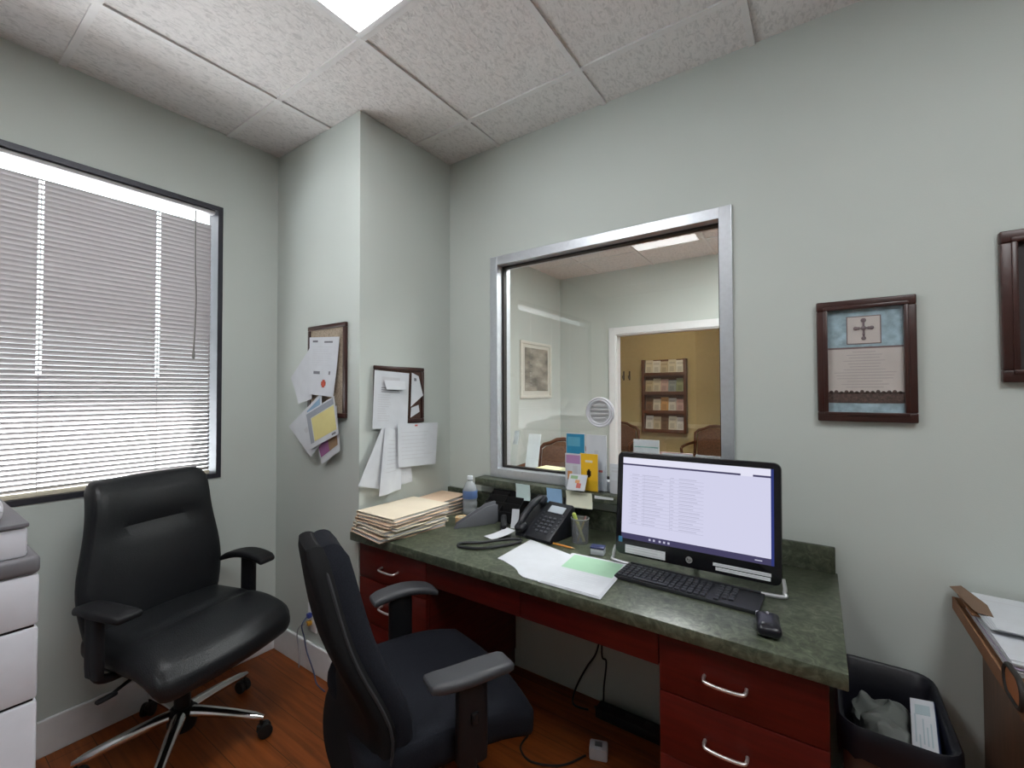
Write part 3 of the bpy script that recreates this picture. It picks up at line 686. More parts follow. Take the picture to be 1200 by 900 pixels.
sheet('note_slip', 'small white note above the dark corner of the folder-side board', 'note', 0.06, 0.06, MX(xw + off(0.5), 0, 0), corners=[(1.560, 1.262), (1.622, 1.290), (1.615, 1.325), (1.565, 1.312)])
sheet('paper', 'wide white sheet hanging at the right foot of the folder-side board', 'paper', 0.27, 0.2, MX(xw + off(6), 0, 0), [PAPER, INK, mat('pin_red', (0.5, 0.1, 0.08), 0.5)], corners=[(1.455, 1.025), (1.708, 1.010), (1.738, 1.228), (1.460, 1.236)], prints=lines(0.08, 0.9, 0.14, 0.84, 8, 1, 0.16, 0.3, 5) + [(0.40, 0.93, 0.47, 0.97, 2)], curl=lambda u, v: 0.012 * (1 - v))
sheet('paper', 'white sheet fanned out furthest down and left below the folder-side board', 'paper', 0.15, 0.3, MX(xw + off(2), 0, 0), corners=[(1.235, 0.972), (1.40, 0.925), (1.47, 1.222), (1.375, 1.225)], curl=lambda u, v: 0.010 * (1 - v) + 0.002 * (1 - u) ** 2)
sheet('paper', 'white typed sheet hanging straight down between the fanned and wide sheets', 'paper', 0.16, 0.32, MX(xw + off(4), 0, 0), corners=[(1.337, 0.908), (1.47, 0.918), (1.49, 1.2), (1.39, 1.222)], prints=lines(0.2, 0.9, 0.3, 0.85, 9, 1, 0.2, 0.5, 6), curl=lambda u, v: 0.022 * (1 - v) + 0.006 * math.sin(u * 6))
sheet('paper', 'blank white sheet with a pointed corner behind the wide hanging sheet', 'paper', 0.14, 0.28, MX(xw + off(3), 0, 0), corners=[(1.42, 0.93), (1.558, 0.940), (1.53, 1.2), (1.41, 1.21)], curl=lambda u, v: 0.008 * (1 - v))

# ------------------------------------------------------------------ framed pictures on the back wall
def frame_ring(b, w, h, f, d):
    for (x0, x1, y0, y1) in ((0, w, 0, f), (0, w, h - f, h), (0, f, f, h - f), (w - f, w, f, h - f)): b.box(x0, x1, y0, y1, 0.001, d, 0.004, 3)
    g = f * 0.62
    for (x0, x1, y0, y1) in ((g, w - g, g, f), (g, w - g, h - f, h - g), (g, f, f, h - f), (w - f, w - g, f, h - f)): b.box(x0, x1, y0, y1, d - 0.004, d + 0.003, 0.002)
t = thing('framed_print', 'dark wood framed blue and cream print with a small cross', 'framed picture'); t.matrix_world = MY(0.0, YB, 1.288)
w, h, f = 0.259, 0.407, 0.031
b = BM(); frame_ring(b, w, h, f, 0.022); b.done('frame', DARKWOOD, t)
BLUE = mat('blue_mat_paper', (0.34, 0.46, 0.52), 0.8, noise=0.25, nscale=45); PARCH = mat('parchment', (0.58, 0.53, 0.50), 0.8, noise=0.06, nscale=12)
BROWN = mat('brown_band', (0.085, 0.050, 0.042), 0.7, noise=0.6, nscale=120); TAUPE = mat('taupe_line', (0.20, 0.14, 0.14), 0.7)
b = BM(); b.box(f, w - f, f, h - f, 0.001, 0.006, mi=0)
x0, x1 = f, w - f
b.box(x0, x1, 0.094, 0.245, 0.006, 0.007, mi=1); b.box(x0, x1, 0.062, 0.098, 0.0065, 0.0076, mi=2); b.box(x0, x1, 0.243, 0.249, 0.007, 0.0078, mi=3)
for k in range(14):                                         # leafy upper edge of the brown band
    b.cyl((x0 + 0.008 + k * 0.0138, 0.098 + 0.002 * math.sin(k * 2.3), 0.0066), 0.0055, 0.001, 10, mi=2)
b.box(0.083, 0.174, 0.258, 0.352, 0.006, 0.0068, mi=3); b.box(0.086, 0.171, 0.261, 0.349, 0.0068, 0.0076, mi=1)
b.done('print', [BLUE, PARCH, BROWN, TAUPE], t, smooth=False)
b = BM(); cx, cy = 0.1285, 0.311
b.box(cx - 0.003, cx + 0.003, cy - 0.034, cy + 0.026, 0.0076, 0.010, 0.001); b.box(cx - 0.022, cx + 0.022, cy - 0.003, cy + 0.003, 0.0076, 0.010, 0.001)
for (dx, dy, r) in ((0, 0.026, 0.0075), (-0.021, 0, 0.0065), (0.021, 0, 0.0065), (0, -0.034, 0.0065), (0, 0, 0.0075), (-0.013, 0, 0.005), (0.013, 0, 0.005), (0, -0.02, 0.004)):
    b.lathe([(r, 0), (r, 0.002), (r * 0.5, 0.0035)], 14, (cx + dx, cy + dy, 0.0076))
b.done('cross', mat('pewter', (0.17, 0.13, 0.14), 0.5), t)
b = BM(); rr = random.Random(4)
for k in range(13):
    ww = (0.035 + 0.05 * rr.random()) if k else 0.03; y = 0.232 - k * 0.0098
    b.box(cx - ww, cx + ww, y - 0.0014, y + 0.0014, 0.007, 0.0076)
b.done('printed_lines', mat('faint_print', (0.45, 0.41, 0.40), 0.8), t, smooth=False)
b = BM(); b.box(f - 0.004, w - f + 0.004, f - 0.004, h - f + 0.004, 0.0125, 0.0135); b.done('glazing', clear('picture_glass', (0.97, 0.97, 0.97), 0.6), t, smooth=False)
t = thing('picture_frame', 'dark wood picture frame cut off by the photo edge on the right wall side', 'framed picture'); t.matrix_world = MY(0.441, YB, 1.413)
b = BM(); frame_ring(b, 0.36, 0.438, 0.035, 0.024); b.done('frame', DARKWOOD, t)
b = BM(); b.box(0.035, 0.325, 0.035, 0.403, 0.001, 0.006); b.box(0.09, 0.27, 0.11, 0.33, 0.006, 0.0068, mi=1); b.done('print', [mat('dark_mat_board', (0.03, 0.022, 0.022), 0.6), PARCH], t, smooth=False)

# ------------------------------------------------------------------ all-in-one computer, keyboard, mouse
def computer():
    t = thing('desktop_computer', 'black all-in-one computer with lit white screen on the worktop', 'computer', (-0.357, 1.555, WZ), 0)
    tilt = Matrix.Translation((0, 0, 0)) @ Matrix.Rotation(R(-6), 4, 'X')
    BEZ = mat('glossy_black', (0.006, 0.006, 0.008), 0.18, spec=0.5)
    W2, Z0, Z1 = 0.262, 0.032, 0.400
    fl = Matrix(((1, 0, 0, 0), (0, 0, -1, 0), (0, 1, 0, 0), (0, 0, 0, 1)))     # local xy -> x,z facing -Y
    T = tilt @ fl
    b = BM(); b.prism([(x, y + (Z0 + Z1) / 2) for x, y in rrect(2 * W2, Z1 - Z0, 0.022, 6)], -0.030, 0.004, mtx=T, bevel=0.004); b.done('housing', BEZ, t)
    sx0, sx1, sz0, sz1 = -0.240, 0.242, 0.089, 0.380
    DB = mat('display_dark', (0.02, 0.02, 0.06), 0.3, emit=0.25)
    A = emis('display_white', (0.70, 0.70, 0.90), 0.92); B = emis('display_line', (0.56, 0.56, 0.73), 0.88); C = emis('display_bar', (0.10, 0.09, 0.20), 0.6); D = emis('display_head', (0.80, 0.80, 0.95), 0.95); E2 = emis('display_side', (0.05, 0.07, 0.30), 0.6)
    b = BM(); zf = 0.0045
    b.box(sx0, sx1, sz0, sz1, zf - 0.001, zf, mi=2, mtx=T)
    b.box(sx0, sx1 - 0.008, sz0 + 0.020, 0.352, zf, zf + 0.0002, mi=0, mtx=T); b.box(sx0, sx1 - 0.008, 0.358, sz1, zf, zf + 0.0002, mi=3, mtx=T)
    b.box(0.150, 0.185, 0.3515, 0.3585, zf, zf + 0.0003, mi=3, mtx=T)
    b.box(sx1 - 0.008, sx1, sz0, sz1, zf, zf + 0.0003, mi=4, mtx=T)
    rr = random.Random(3)
    for k in range(15):
        z = 0.315 - k * 0.0122
        b.box(-0.215, 0.04, z - 0.0006, z + 0.0006, zf + 0.0002, zf + 0.0004, mi=1, mtx=T)
        for (c0, c1) in ((-0.205, -0.175), (-0.168, -0.09), (-0.068, -0.055), (-0.04, 0.035)):
            b.box(c0, c1 - (c1 - c0) * 0.4 * rr.random(), z + 0.0035, z + 0.0062, zf + 0.0002, zf + 0.0004, mi=1, mtx=T)
    for x in (-0.160, -0.070): b.box(x - 0.0006, x + 0.0006, 0.14, 0.32, zf + 0.0002, zf + 0.0004, mi=1, mtx=T)
    for k, x in enumerate((-0.14, -0.125, -0.105, -0.09, -0.075)): b.box(x, x + 0.007, sz0 + 0.006, sz0 + 0.013, zf + 0.0001, zf + 0.0003, mi=1, mtx=T)
    b.box(0.19, 0.21, sz0 + 0.008, sz0 + 0.011, zf + 0.0001, zf + 0.0003, mi=1, mtx=T)
    b.done('display', [A, B, C, D, E2], t, smooth=False)
    ST = mat('sticker_white', (0.66, 0.68, 0.70), 0.6)
    def sticker(x0, x1, z0, z1, rows):
        b = BM(); b.box(x0, x1, z0, z1, 0.004, 0.0048, mtx=T)
        for k in range(rows):
            z = z1 - (z1 - z0) * (k + 0.6) / (rows + 0.2); b.box(x0 + 0.006, x1 - 0.02 * (k % 2) - 0.006, z - 0.0011, z + 0.0011, 0.0048, 0.0051, mi=1, mtx=T)
        b.done('sticker', [ST, INK], t, smooth=False)
    sticker(-0.224, -0.082, 0.040, 0.068, 3); sticker(0.070, 0.234, 0.056, 0.066, 1); sticker(0.078, 0.232, 0.043, 0.053, 1)
    b = BM(); b.box(-0.250, -0.236, 0.074, 0.094, 0.004, 0.0047, mtx=T); b.done('badge_sticker', mat('blue_badge', (0.05, 0.20, 0.36), 0.4), t, smooth=False)
    b = BM(); b.lathe([(0.0105, 0.004), (0.0105, 0.0052), (0.009, 0.0056)], 24, (-0.004, 0.058, 0), mtx=T)
    lg = b.done('logo', mat('logo_silver', (0.45, 0.45, 0.46), 0.4, metal=0.6), t)
    me = letters('hp', 0.016, T @ Matrix.Translation((-0.004, 0.058, 0.0058)), shear=0.25); me.materials.append(GASKET); link('lettering', me, lg)
    SIL = mat('stand_silver', (0.55, 0.56, 0.58), 0.3, metal=0.6)
    b = BM(); pts = smoothpath([(-0.264, 0.010, 0.055), (-0.268, 0.000, 0.020), (-0.245, -0.010, 0.0065), (0, -0.012, 0.0065), (0.245, -0.010, 0.0065), (0.268, 0.000, 0.020), (0.264, 0.010, 0.055)], 7)
    b.tube(pts, 0.0060, 10); b.done('front_foot', SIL, t)
    b = BM(); b.tube([(0, 0.058, 0.20), (0, 0.085, 0.13), (0, 0.14, 0.012)], 0.010, 10); b.tube([(-0.12, 0.14, 0.008), (0.12, 0.14, 0.008)], 0.008, 10); b.done('rear_prop', SIL, t)
computer()
def keyboard():
    t = thing('keyboard', 'black slim keyboard in front of the computer', 'keyboard', (-0.352, 1.470, WZ), R(-1.5))
    L, Wd = 0.425, 0.136
    b = BM(); b.prism(rrect(L, Wd, 0.006, 3), 0.001, 0.012, bevel=0.002); b.box(-L / 2 + 0.01, L / 2 - 0.01, Wd / 2 - 0.012, Wd / 2 - 0.003, 0.012, 0.018, 0.002); b.done('body', mat('keyboard_black', (0.020, 0.021, 0.025), 0.45), t)
    kb = BM(); kb.soft(0, 0, 0.0148, 0.0152, 0.0150, 0.0055, 0.0018, 2); KM = mat('key_black', (0.034, 0.036, 0.042), 0.4)
    first = None; pos = []
    for r in range(6):
        y = 0.040 - r * 0.0190
        for c in range(18):
            x = -0.198 + c * 0.0187 + (0.018 if c > 14 else 0)
            if r == 5 and 3 <= c <= 8: continue
            pos.append((x, y))
    for (x, y) in pos[:100]:
        if first is None: first = kb.done('key', KM, t, (x, y, 0)); continue
        k = first.copy(); COL.objects.link(k); k.parent = t; k.location = (x, y, 0)
    b = BM(); b.soft(-0.198 + 5.5 * 0.0187, -0.055, 0.0148, 0.108, 0.0150, 0.0055, 0.0018, 2); b.done('space_bar', KM, t)
keyboard()
t = thing('computer_mouse', 'black computer mouse with a grey wheel right of the keyboard', 'mouse', (-0.113, 1.325, WZ), R(8))
def mfn(u, p):
    if u.z > 0: p.z *= 1.0 - 0.35 * max(0, u.y) ** 2 - 0.25 * max(0, -u.y) ** 2
    p.x *= 1 - 0.10 * (1 - u.y ** 2); return p
b = BM(); b.soft(0, 0, 0.019, 0.060, 0.100, 0.036, 0.017, 9, mfn); b.done('body', mat('mouse_black', (0.010, 0.010, 0.016), 0.3), t)
b = BM(); b.lathe([(0.009, -0.0035), (0.0105, -0.002), (0.0105, 0.002), (0.009, 0.0035)], 16, mtx=Matrix.Translation((0, 0.027, 0.0275)) @ Matrix.Rotation(R(90), 4, 'Y')); b.done('scroll_wheel', mat('wheel_grey', (0.35, 0.35, 0.38), 0.4), t)
b = BM(); b.soft(-0.022, 0.042, 0.020, 0.012, 0.016, 0.016, 0.005, 4); b.soft(0.023, 0.034, 0.022, 0.008, 0.016, 0.008, 0.003, 3); b.done('side_highlight', mat('mouse_grey', (0.45, 0.45, 0.5), 0.3), t)

# ------------------------------------------------------------------ papers lying on the desk
def torn(u, v): return 0.0
def pagelabel(*a): pass
b = BM()
out = [(-0.989, 1.329), (-0.962, 1.325), (-0.930, 1.312), (-0.893, 1.297), (-0.868, 1.280), (-0.846, 1.258), (-0.820, 1.244), (-0.790, 1.243), (-0.757, 1.245), (-0.767, 1.511), (-0.998, 1.575)]
o = b.prism([(x + 0.87, y - 1.4) for x, y in out], 0.0005, 0.0025).done('paper', PAPER, None, (-0.87, 1.4, WZ), smooth=False); tag(o, 'blank white paper with a wavy front edge left of the green sheet', 'paper')
GREEN = mat('green_print', (0.33, 0.53, 0.37), 0.8)
for k in range(3):
    pr = [] if k < 2 else [(0.06, 0.50, 0.97, 0.96, 3)] + lines(0.1, 0.85, 0.1, 0.45, 7, 1, 0.12, 0.4, 8)
    o = sheet('paper', ['white sheet, lowest of the three under the green-topped sheet', 'white sheet, middle one directly under the green-topped sheet', 'white sheet with a pale green upper half in front of the keyboard'][k], 'paper', 0.216, 0.28,
              Matrix.Translation((0, 0, WZ + 0.0028 + 0.0016 * k)), [PAPER, mat('faint_ink', (0.66, 0.68, 0.70), 0.8), INKD, GREEN], prints=pr,
              corners=[(-0.758 + 0.004 * k, 1.237 + 0.003 * k), (-0.540 - 0.004 * k, 1.236 + 0.004 * k), (-0.560 - 0.004 * k, 1.532), (-0.782 + 0.003 * k, 1.524)], nx=4, ny=6)
# pencil
t = thing('pencil', 'orange wooden pencil lying behind the white papers', 'pencil', (-0.878, 1.583, WZ), R(-4))
PO = mat('pencil_orange', (0.52, 0.22, 0.04), 0.4)
b = BM(); b.tube([(-0.078, 0, 0.004), (0.068, 0, 0.004)], 0.0038, 6); b.done('shaft', PO, t)
b = BM(); b.tube([(0.068, 0, 0.004), (0.084, 0, 0.004)], [0.0038, 0.0008], 8); b.done('tip', mat('bare_wood', (0.6, 0.42, 0.24), 0.7), t)
b = BM(); b.tube([(-0.092, 0, 0.004), (-0.078, 0, 0.004)], 0.0036, 10); b.done('eraser', mat('eraser_pink', (0.55, 0.22, 0.2), 0.7), t)

# ------------------------------------------------------------------ folder stacks
FM = [MANILA, CREAM, PEACH]
def folder(label, w, d, th, x, y, z, yaw, m, group, edge=True, tab=0):
    t = thing('folder', label, 'folder', (x, y, z), yaw, group)
    b = BM()
    for k, zz in enumerate((0, th - 0.0012)):
        b.prism([(-w / 2, -d / 2), (w / 2, -d / 2), (w / 2, d / 2), (-w / 2, d / 2)] if k else [(-w / 2, -d / 2 - 0.004), (w / 2, -d / 2 - 0.004), (w / 2 + 0.004, -0.02 + 0.05 * tab), (w / 2 + 0.013, -0.01 + 0.05 * tab), (w / 2 + 0.013, 0.05 + 0.05 * tab), (w / 2 + 0.004, 0.06 + 0.05 * tab), (w / 2, d / 2), (-w / 2, d / 2)], zz, zz + 0.0012)
    b.box(-w / 2, -w / 2 + 0.0012, -d / 2, d / 2, 0, th); b.done('cover', m, t, smooth=False)
    b = BM(); r = random.Random(int(z * 10000))
    n = max(2, int(th / 0.0028)); 
    for k in range(n):
        z0 = 0.0014 + (th - 0.003) * k / n; dx, dy = r.uniform(-0.004, 0.004), r.uniform(-0.006, 0.006)
        b.box(-w / 2 + 0.006 + dx, w / 2 - 0.004 + dx, -d / 2 + 0.006 + dy, d / 2 - 0.006 + dy, z0, z0 + (th - 0.003) / n * 0.9, mi=k % 2)
    b.done('papers', [PAPER, PAPERW], t, smooth=False)
names = ['lowest', 'second from the bottom', 'third from the bottom', 'fourth from the bottom', 'fifth from the bottom', 'second from the top', 'topmost']
z = WZ + 0.0006; rr = random.Random(12)
ths = [0.016, 0.014, 0.012, 0.012, 0.011, 0.012, 0.012]
for k in range(7):
    yaw = R([-9, -3, -7, 4, -4, 2, -1][k]); m = [PEACH, CREAM, MANILA, CREAM, PEACH, PEACH, MANILA][k]
    dx, dy = [(-0.004, -0.012), (0.008, 0.0), (0.0, -0.004), (0.006, 0.01), (0.004, 0.004), (0.006, 0.012), (0.0, 0.016)][k]
    folder(('manila', 'cream')[m is CREAM] .replace('manila', 'peach' if m is PEACH else 'manila') + ' paper folder, ' + names[k] + ' in the stack at the desk corner', 0.250, 0.335, ths[k], -1.578 + dx, 1.385 + dy, z, yaw, m, 'folders stacked at the desk corner', tab=(k % 3) - 1); z += ths[k] + 0.0006
z = WZ + 0.0006
for k in range(5):
    folder('peach paper folder, ' + ['lowest', 'second', 'middle', 'fourth', 'topmost'][k] + ' in the pile by the bottle', 0.175, 0.225, 0.015, -1.628 + 0.003 * (k % 2), 1.693, z, R([-4, 3, -2, 2, 4][k]), [CREAM, PEACH, CREAM, PEACH, PEACH][k], 'folders piled behind the stack'); z += 0.0156

# ------------------------------------------------------------------ small things on the desk
t = thing('water_bottle', 'clear plastic water bottle with a blue label beside the folders', 'bottle', (-1.470, 1.742, WZ))
b = BM(); b.lathe([(0.032, 0.0), (0.037, 0.006), (0.037, 0.03), (0.035, 0.036), (0.037, 0.042), (0.037, 0.062), (0.035, 0.068), (0.037, 0.074), (0.037, 0.118), (0.035, 0.132), (0.024, 0.156), (0.0125, 0.168), (0.0125, 0.176)], 28); b.done('body', mat('bottle_plastic', (0.52, 0.55, 0.58), 0.12, alpha=0.5), t)
b = BM(); b.lathe([(0.0374, 0.082), (0.0378, 0.084), (0.0378, 0.120), (0.0372, 0.122)], 28, cap0=False, cap1=False); b.done('label', mat('bottle_label_blue', (0.10, 0.17, 0.36), 0.5), t)
b = BM(); b.lathe([(0.0145, 0.176), (0.0148, 0.179), (0.0148, 0.192), (0.0135, 0.194)], 24); b.done('cap', mat('cap_white', (0.62, 0.66, 0.70), 0.3), t)
t = thing('tape_roll', 'tan roll of masking tape standing beside the folder stack', 'tape roll', (-1.390, 1.585, WZ))
b = BM(); b.lathe([(0.018, 0.0), (0.029, 0.0), (0.030, 0.001), (0.030, 0.034), (0.029, 0.035), (0.018, 0.035), (0.018, 0.0)], 28, cap0=False, cap1=False); b.done('tape', mat('masking_tape', (0.50, 0.33, 0.17), 0.7), t)
b = BM(); b.lathe([(0.016, 0.0), (0.018, 0.0), (0.018, 0.035), (0.016, 0.035), (0.016, 0.0)], 24, cap0=False, cap1=False); b.done('core', CREAM, t)
t = thing('letter_holder', 'grey slanted plastic letter holder behind the black strap', 'letter holder', (-1.318, 1.610, WZ), R(58))
MXZ = Matrix(((1, 0, 0, 0), (0, 0, -1, 0), (0, 1, 0, 0), (0, 0, 0, 1)))
GP = mat('holder_grey', (0.13, 0.135, 0.15), 0.45)
b = BM(); b.prism([(-0.115, 0), (0.085, 0), (0.100, 0.012), (0.100, 0.088), (0.092, 0.092), (0.040, 0.084), (-0.112, 0.012)], 0.012, 0.016, mtx=MXZ, bevel=0.0012); b.done('front_panel', GP, t)
b = BM(); b.prism([(-0.100, 0), (0.085, 0), (0.100, 0.012), (0.100, 0.098), (0.092, 0.102), (0.050, 0.094), (-0.098, 0.020)], -0.016, -0.012, mtx=MXZ, bevel=0.0012); b.done('back_panel', GP, t)
b = BM(); b.box(-0.105, 0.090, -0.0121, 0.0121, 0.001, 0.006, 0.001); b.done('base', GP, t)
t = thing('desk_organizer', 'black mesh desk organizer against the backsplash', 'desk organizer', (-1.27, 1.765, WZ), R(2))
MESHB = mat('mesh_black', (0.008, 0.008, 0.009), 0.5)
b = BM(); b.box(-0.10, 0.10, -0.055, 0.055, 0.0, 0.004, 0.001)
for y, hh in ((-0.053, 0.05), (-0.018, 0.085), (0.018, 0.11), (0.053, 0.125)): b.box(-0.10, 0.10, y - 0.0015, y + 0.0015, 0.004, hh)
for x in (-0.10, 0.0, 0.10): b.prism([(-0.055, 0.002), (0.055, 0.002), (0.055, 0.125), (-0.055, 0.05)], x - 0.0015, x + 0.0015, mtx=Matrix(((0, 0, 1, 0), (1, 0, 0, 0), (0, 1, 0, 0), (0, 0, 0, 1))))
b.done('tray', MESHB, t, smooth=False)
b = BM(); b.tube([(-0.10, -0.053, 0.05), (0.10, -0.053, 0.05)], 0.003); b.tube([(-0.10, 0.053, 0.125), (0.10, 0.053, 0.125)], 0.003); b.done('rim', PLASTIC, t)
t = thing('stapler', 'black stapler beside the grey tape dispenser', 'stapler', (-1.188, 1.645, WZ), R(35))
b = BM(); b.soft(0, 0, 0.006, 0.034, 0.14, 0.012, 0.005, 4); b.done('base', PLASTIC, t)
b = BM(); b.soft(0, -0.005, 0.030, 0.028, 0.13, 0.026, 0.010, 6, lambda u, p: Vector((p.x, p.y, p.z + 0.006 * u.y))); b.done('arm', PLASTIC, t)
b = BM(); b.box(-0.010, 0.010, -0.068, 0.02, 0.013, 0.018, 0.001); b.done('magazine', CHROME, t)
# receipts
o = sheet('paper_slip', 'curled white paper slip lying in front of the desk phone', 'paper', 0.075, 0.115, MZ(-1.190, 1.500, WZ + 0.002, R(-24)), curl=lambda u, v: 0.012 * (1 - v) ** 2 * 0 + 0.018 * v ** 2 + 0.006 * u)
o = sheet('paper_slip', 'narrow white paper slip propped upright against the desk phone', 'paper', 0.035, 0.085, Matrix.Translation((-1.160, 1.660, WZ + 0.001)) @ Matrix.Rotation(R(20), 4, 'Z') @ Matrix.Rotation(R(68), 4, 'X'), curl=lambda u, v: 0.014 * (v - 0.5) ** 2)
b = BM(); pts = []
for p in smoothpath([(-1.205, 1.352, 0.006), (-1.186, 1.335, 0.006), (-1.150, 1.343, 0.006), (-1.105, 1.362, 0.006), (-1.06, 1.415, 0.006), (-1.03, 1.470, 0.006), (-1.012, 1.520, 0.006)], 6): pts.append(p)
for p in smoothpath([(-1.020, 1.532, 0.011), (-1.052, 1.495, 0.016), (-1.09, 1.450, 0.015), (-1.135, 1.420, 0.008), (-1.18, 1.392, 0.006), (-1.205, 1.370, 0.006)], 6): pts.append(p)
o = b.tube(pts, 0.0055, 8, closed=True).done('strap', mat('black_strap', (0.012, 0.013, 0.015), 0.5), None, (0, 0, WZ)); tag(o, 'black looped strap lying on the desk before the phone', 'strap')
# phone
def phone():
    t = thing('desk_phone', 'black office desk phone with handset beside the pencil cup', 'telephone', (-0.985, 1.665, WZ), R(-8))
    PB = mat('phone_black', (0.012, 0.013, 0.018), 0.4)
    # side profile along local y (front low, back high)
    b = BM(); prof = [(-0.085, 0), (0.085, 0), (0.090, 0.118), (0.078, 0.128), (-0.082, 0.026), (-0.090, 0.014)]
    PX = Matrix(((0, 0, 1, 0), (1, 0, 0, 0), (0, 1, 0, 0), (0, 0, 0, 1)))
    b.prism(prof, -0.035, 0.100, mtx=PX, bevel=0.005); b.prism([(-0.082, 0), (0.085, 0), (0.090, 0.100), (0.078, 0.108), (-0.078, 0.014)], -0.100, -0.035, mtx=PX, bevel=0.005); b.done('base', PB, t)
    ang = math.atan2(0.102, 0.160); F = Matrix.Translation((0, -0.082, 0.026)) @ Matrix.Rotation(ang, 4, 'X')    # face frame: local y runs up the slope
    b = BM(); b.box(0.0, 0.078, 0.128, 0.166, 0.001, 0.005, 0.001, mi=0, mtx=F); b.done('screen', mat('phone_label', (0.45, 0.50, 0.56), 0.4), t)
    kb = BM(); kb.soft(0, 0, 0, 0.016, 0.011, 0.006, 0.002, 2, mtx=Matrix.Rotation(ang, 4, 'X')); first = None
    for r in range(5):
        for c in range(3):
            p = F @ Vector((0.012 + c * 0.024, 0.020 + r * 0.019, 0.003))
            if first is None: first = kb.done('button', mat('phone_button', (0.055, 0.058, 0.07), 0.45), t, p); continue
            k = first.copy(); COL.objects.link(k); k.parent = t; k.location = p
    kb = BM(); kb.box(-0.004, 0.004, -0.0035, 0.0035, 0, 0.003, mtx=Matrix.Rotation(ang, 4, 'X')); first = None
    for s in (-1, 1):
        for r in range(6):
            p = F @ Vector((0.038 + s * 0.050, 0.03 + r * 0.018, 0.001))
            if first is None: first = kb.done('line_key', MATS['phone_button'], t, p); continue
            k = first.copy(); COL.objects.link(k); k.parent = t; k.location = p
    H = Matrix.Translation((-0.068, -0.078, 0.020)) @ Matrix.Rotation(ang, 4, 'X')
    b = BM(); b.tube([H @ Vector(p) for p in smoothpath([(0, 0.015, 0.020), (0, 0.04, 0.036), (0, 0.095, 0.042), (0, 0.15, 0.036), (0, 0.18, 0.020)], 5)], 0.0155, 12)
    b.soft(0, 0.012, 0.016, 0.050, 0.045, 0.030, 0.012, 5, mtx=H); b.soft(0, 0.178, 0.016, 0.052, 0.048, 0.030, 0.012, 5, mtx=H); b.done('handset', PB, t)
    b = BM(); cp = []
    for k in range(120):
        u = k / 119; bx = -0.100 - 0.03 * math.sin(u * PI); by = -0.07 + 0.13 * u; bz = 0.012
        cp.append((bx + 0.006 * math.cos(k * 1.1), by, bz + 0.006 * math.sin(k * 1.1)))
    b.tube(cp, 0.0018, 5); b.done('handset_cord', PLASTIC, t)
phone()
# pencil cup
t = thing('pencil_cup', 'grey see-through pencil cup left of the computer', 'pencil cup', (-0.815, 1.668, WZ))
b = BM(); b.lathe([(0.033, 0.0), (0.033, 0.004), (0.036, 0.098), (0.0375, 0.100), (0.0345, 0.100), (0.031, 0.006)], 28, cap1=True); b.done('cup', mat('smoky_mesh', (0.24, 0.25, 0.27), 0.35, alpha=0.45), t)
b = BM(); b.lathe([(0.0352, 0.096), (0.0380, 0.098), (0.0380, 0.101), (0.0350, 0.102)], 28, cap0=False, cap1=False); b.done('rim', mat('rim_grey', (0.28, 0.29, 0.31), 0.3, metal=0.6), t)
def stick(name, label, cat, base, top, r, m, m2):
    o = thing(name, label, cat, base)
    d = Vector(top) - Vector(base)
    b = BM(); b.tube([(0, 0, 0), d * 0.8], r, 10); b.done('barrel', m, o)
    b = BM(); b.tube([d * 0.8, d * 0.82, d * 0.97, d], [r, r * 1.15, r * 1.15, r * 0.6], 10); b.done('cap', m2, o)
YEL = mat('highlighter_yellow', (0.62, 0.60, 0.10), 0.4)
stick('highlighter', 'fat yellow highlighter leaning in the pencil cup', 'highlighter', (-0.798, 1.668, WZ + 0.006), (-0.836, 1.650, WZ + 0.122), 0.0070, YEL, mat('highlighter_cap', (0.50, 0.58, 0.12), 0.4))
stick('pen', 'slim white pen leaning left in the pencil cup', 'pen', (-0.826, 1.676, WZ + 0.006), (-0.846, 1.668, WZ + 0.118), 0.0040, mat('pen_white', (0.6, 0.58, 0.56), 0.4), mat('pen_tip', (0.5, 0.32, 0.2), 0.5))
stick('pencil', 'thin yellow pencil crossing the highlighter in the pencil cup', 'pencil', (-0.820, 1.655, WZ + 0.006), (-0.800, 1.690, WZ + 0.105), 0.0036, mat('pencil_yellow', (0.58, 0.42, 0.08), 0.5), mat('eraser_dark', (0.25, 0.12, 0.1), 0.7))
# small clear box by the computer
t = thing('clip_box', 'small clear paper clip box with dark blue lid between cup and computer', 'box', (-0.700, 1.585, WZ), R(12))
b = BM(); b.box(-0.026, 0.026, -0.020, 0.020, 0.0, 0.024, 0.004); b.done('body', mat('frosted_box', (0.42, 0.44, 0.48), 0.25), t)
b = BM(); b.box(-0.027, 0.027, -0.021, 0.021, 0.024, 0.031, 0.003); b.done('lid', mat('navy_lid', (0.03, 0.04, 0.12), 0.4), t)

# ------------------------------------------------------------------ notes on the ledge edge, brochures on the ledge
def note(label, x0, x1, zt, zb, m, skew=0.0, lift=0.012):
    w, h = x1 - x0, zt - zb
    return sheet('sticky_note', label, 'sticky note', w, h, MY(x0, 1.7985, zb), [m, INK], curl=lambda u, v: lift * (1 - v) ** 2, corners=[(skew, -0.002), (w + skew, 0.002), (w, h), (0, h)])
note('pale mint sticky note stuck to the ledge nearest the bottle', -1.226, -1.144, 0.943, 0.868, mat('mint_note', (0.52, 0.64, 0.62), 0.8), 0.010)
note('sky blue sticky note on the ledge edge above the phone', -1.052, -0.972, 0.943, 0.880, mat('blue_note', (0.27, 0.44, 0.66), 0.8), 0.010)
note('wide cream sticky note on the ledge edge above the pencil cup', -0.950, -0.822, 0.943, 0.878, mat('cream_note', (0.70, 0.70, 0.56), 0.8), 0.012, 0.02)
note('thin white strip label on the ledge edge beside the computer', -0.808, -0.722, 0.937, 0.926, mat('strip_label', (0.66, 0.69, 0.70), 0.7), 0, 0.001)
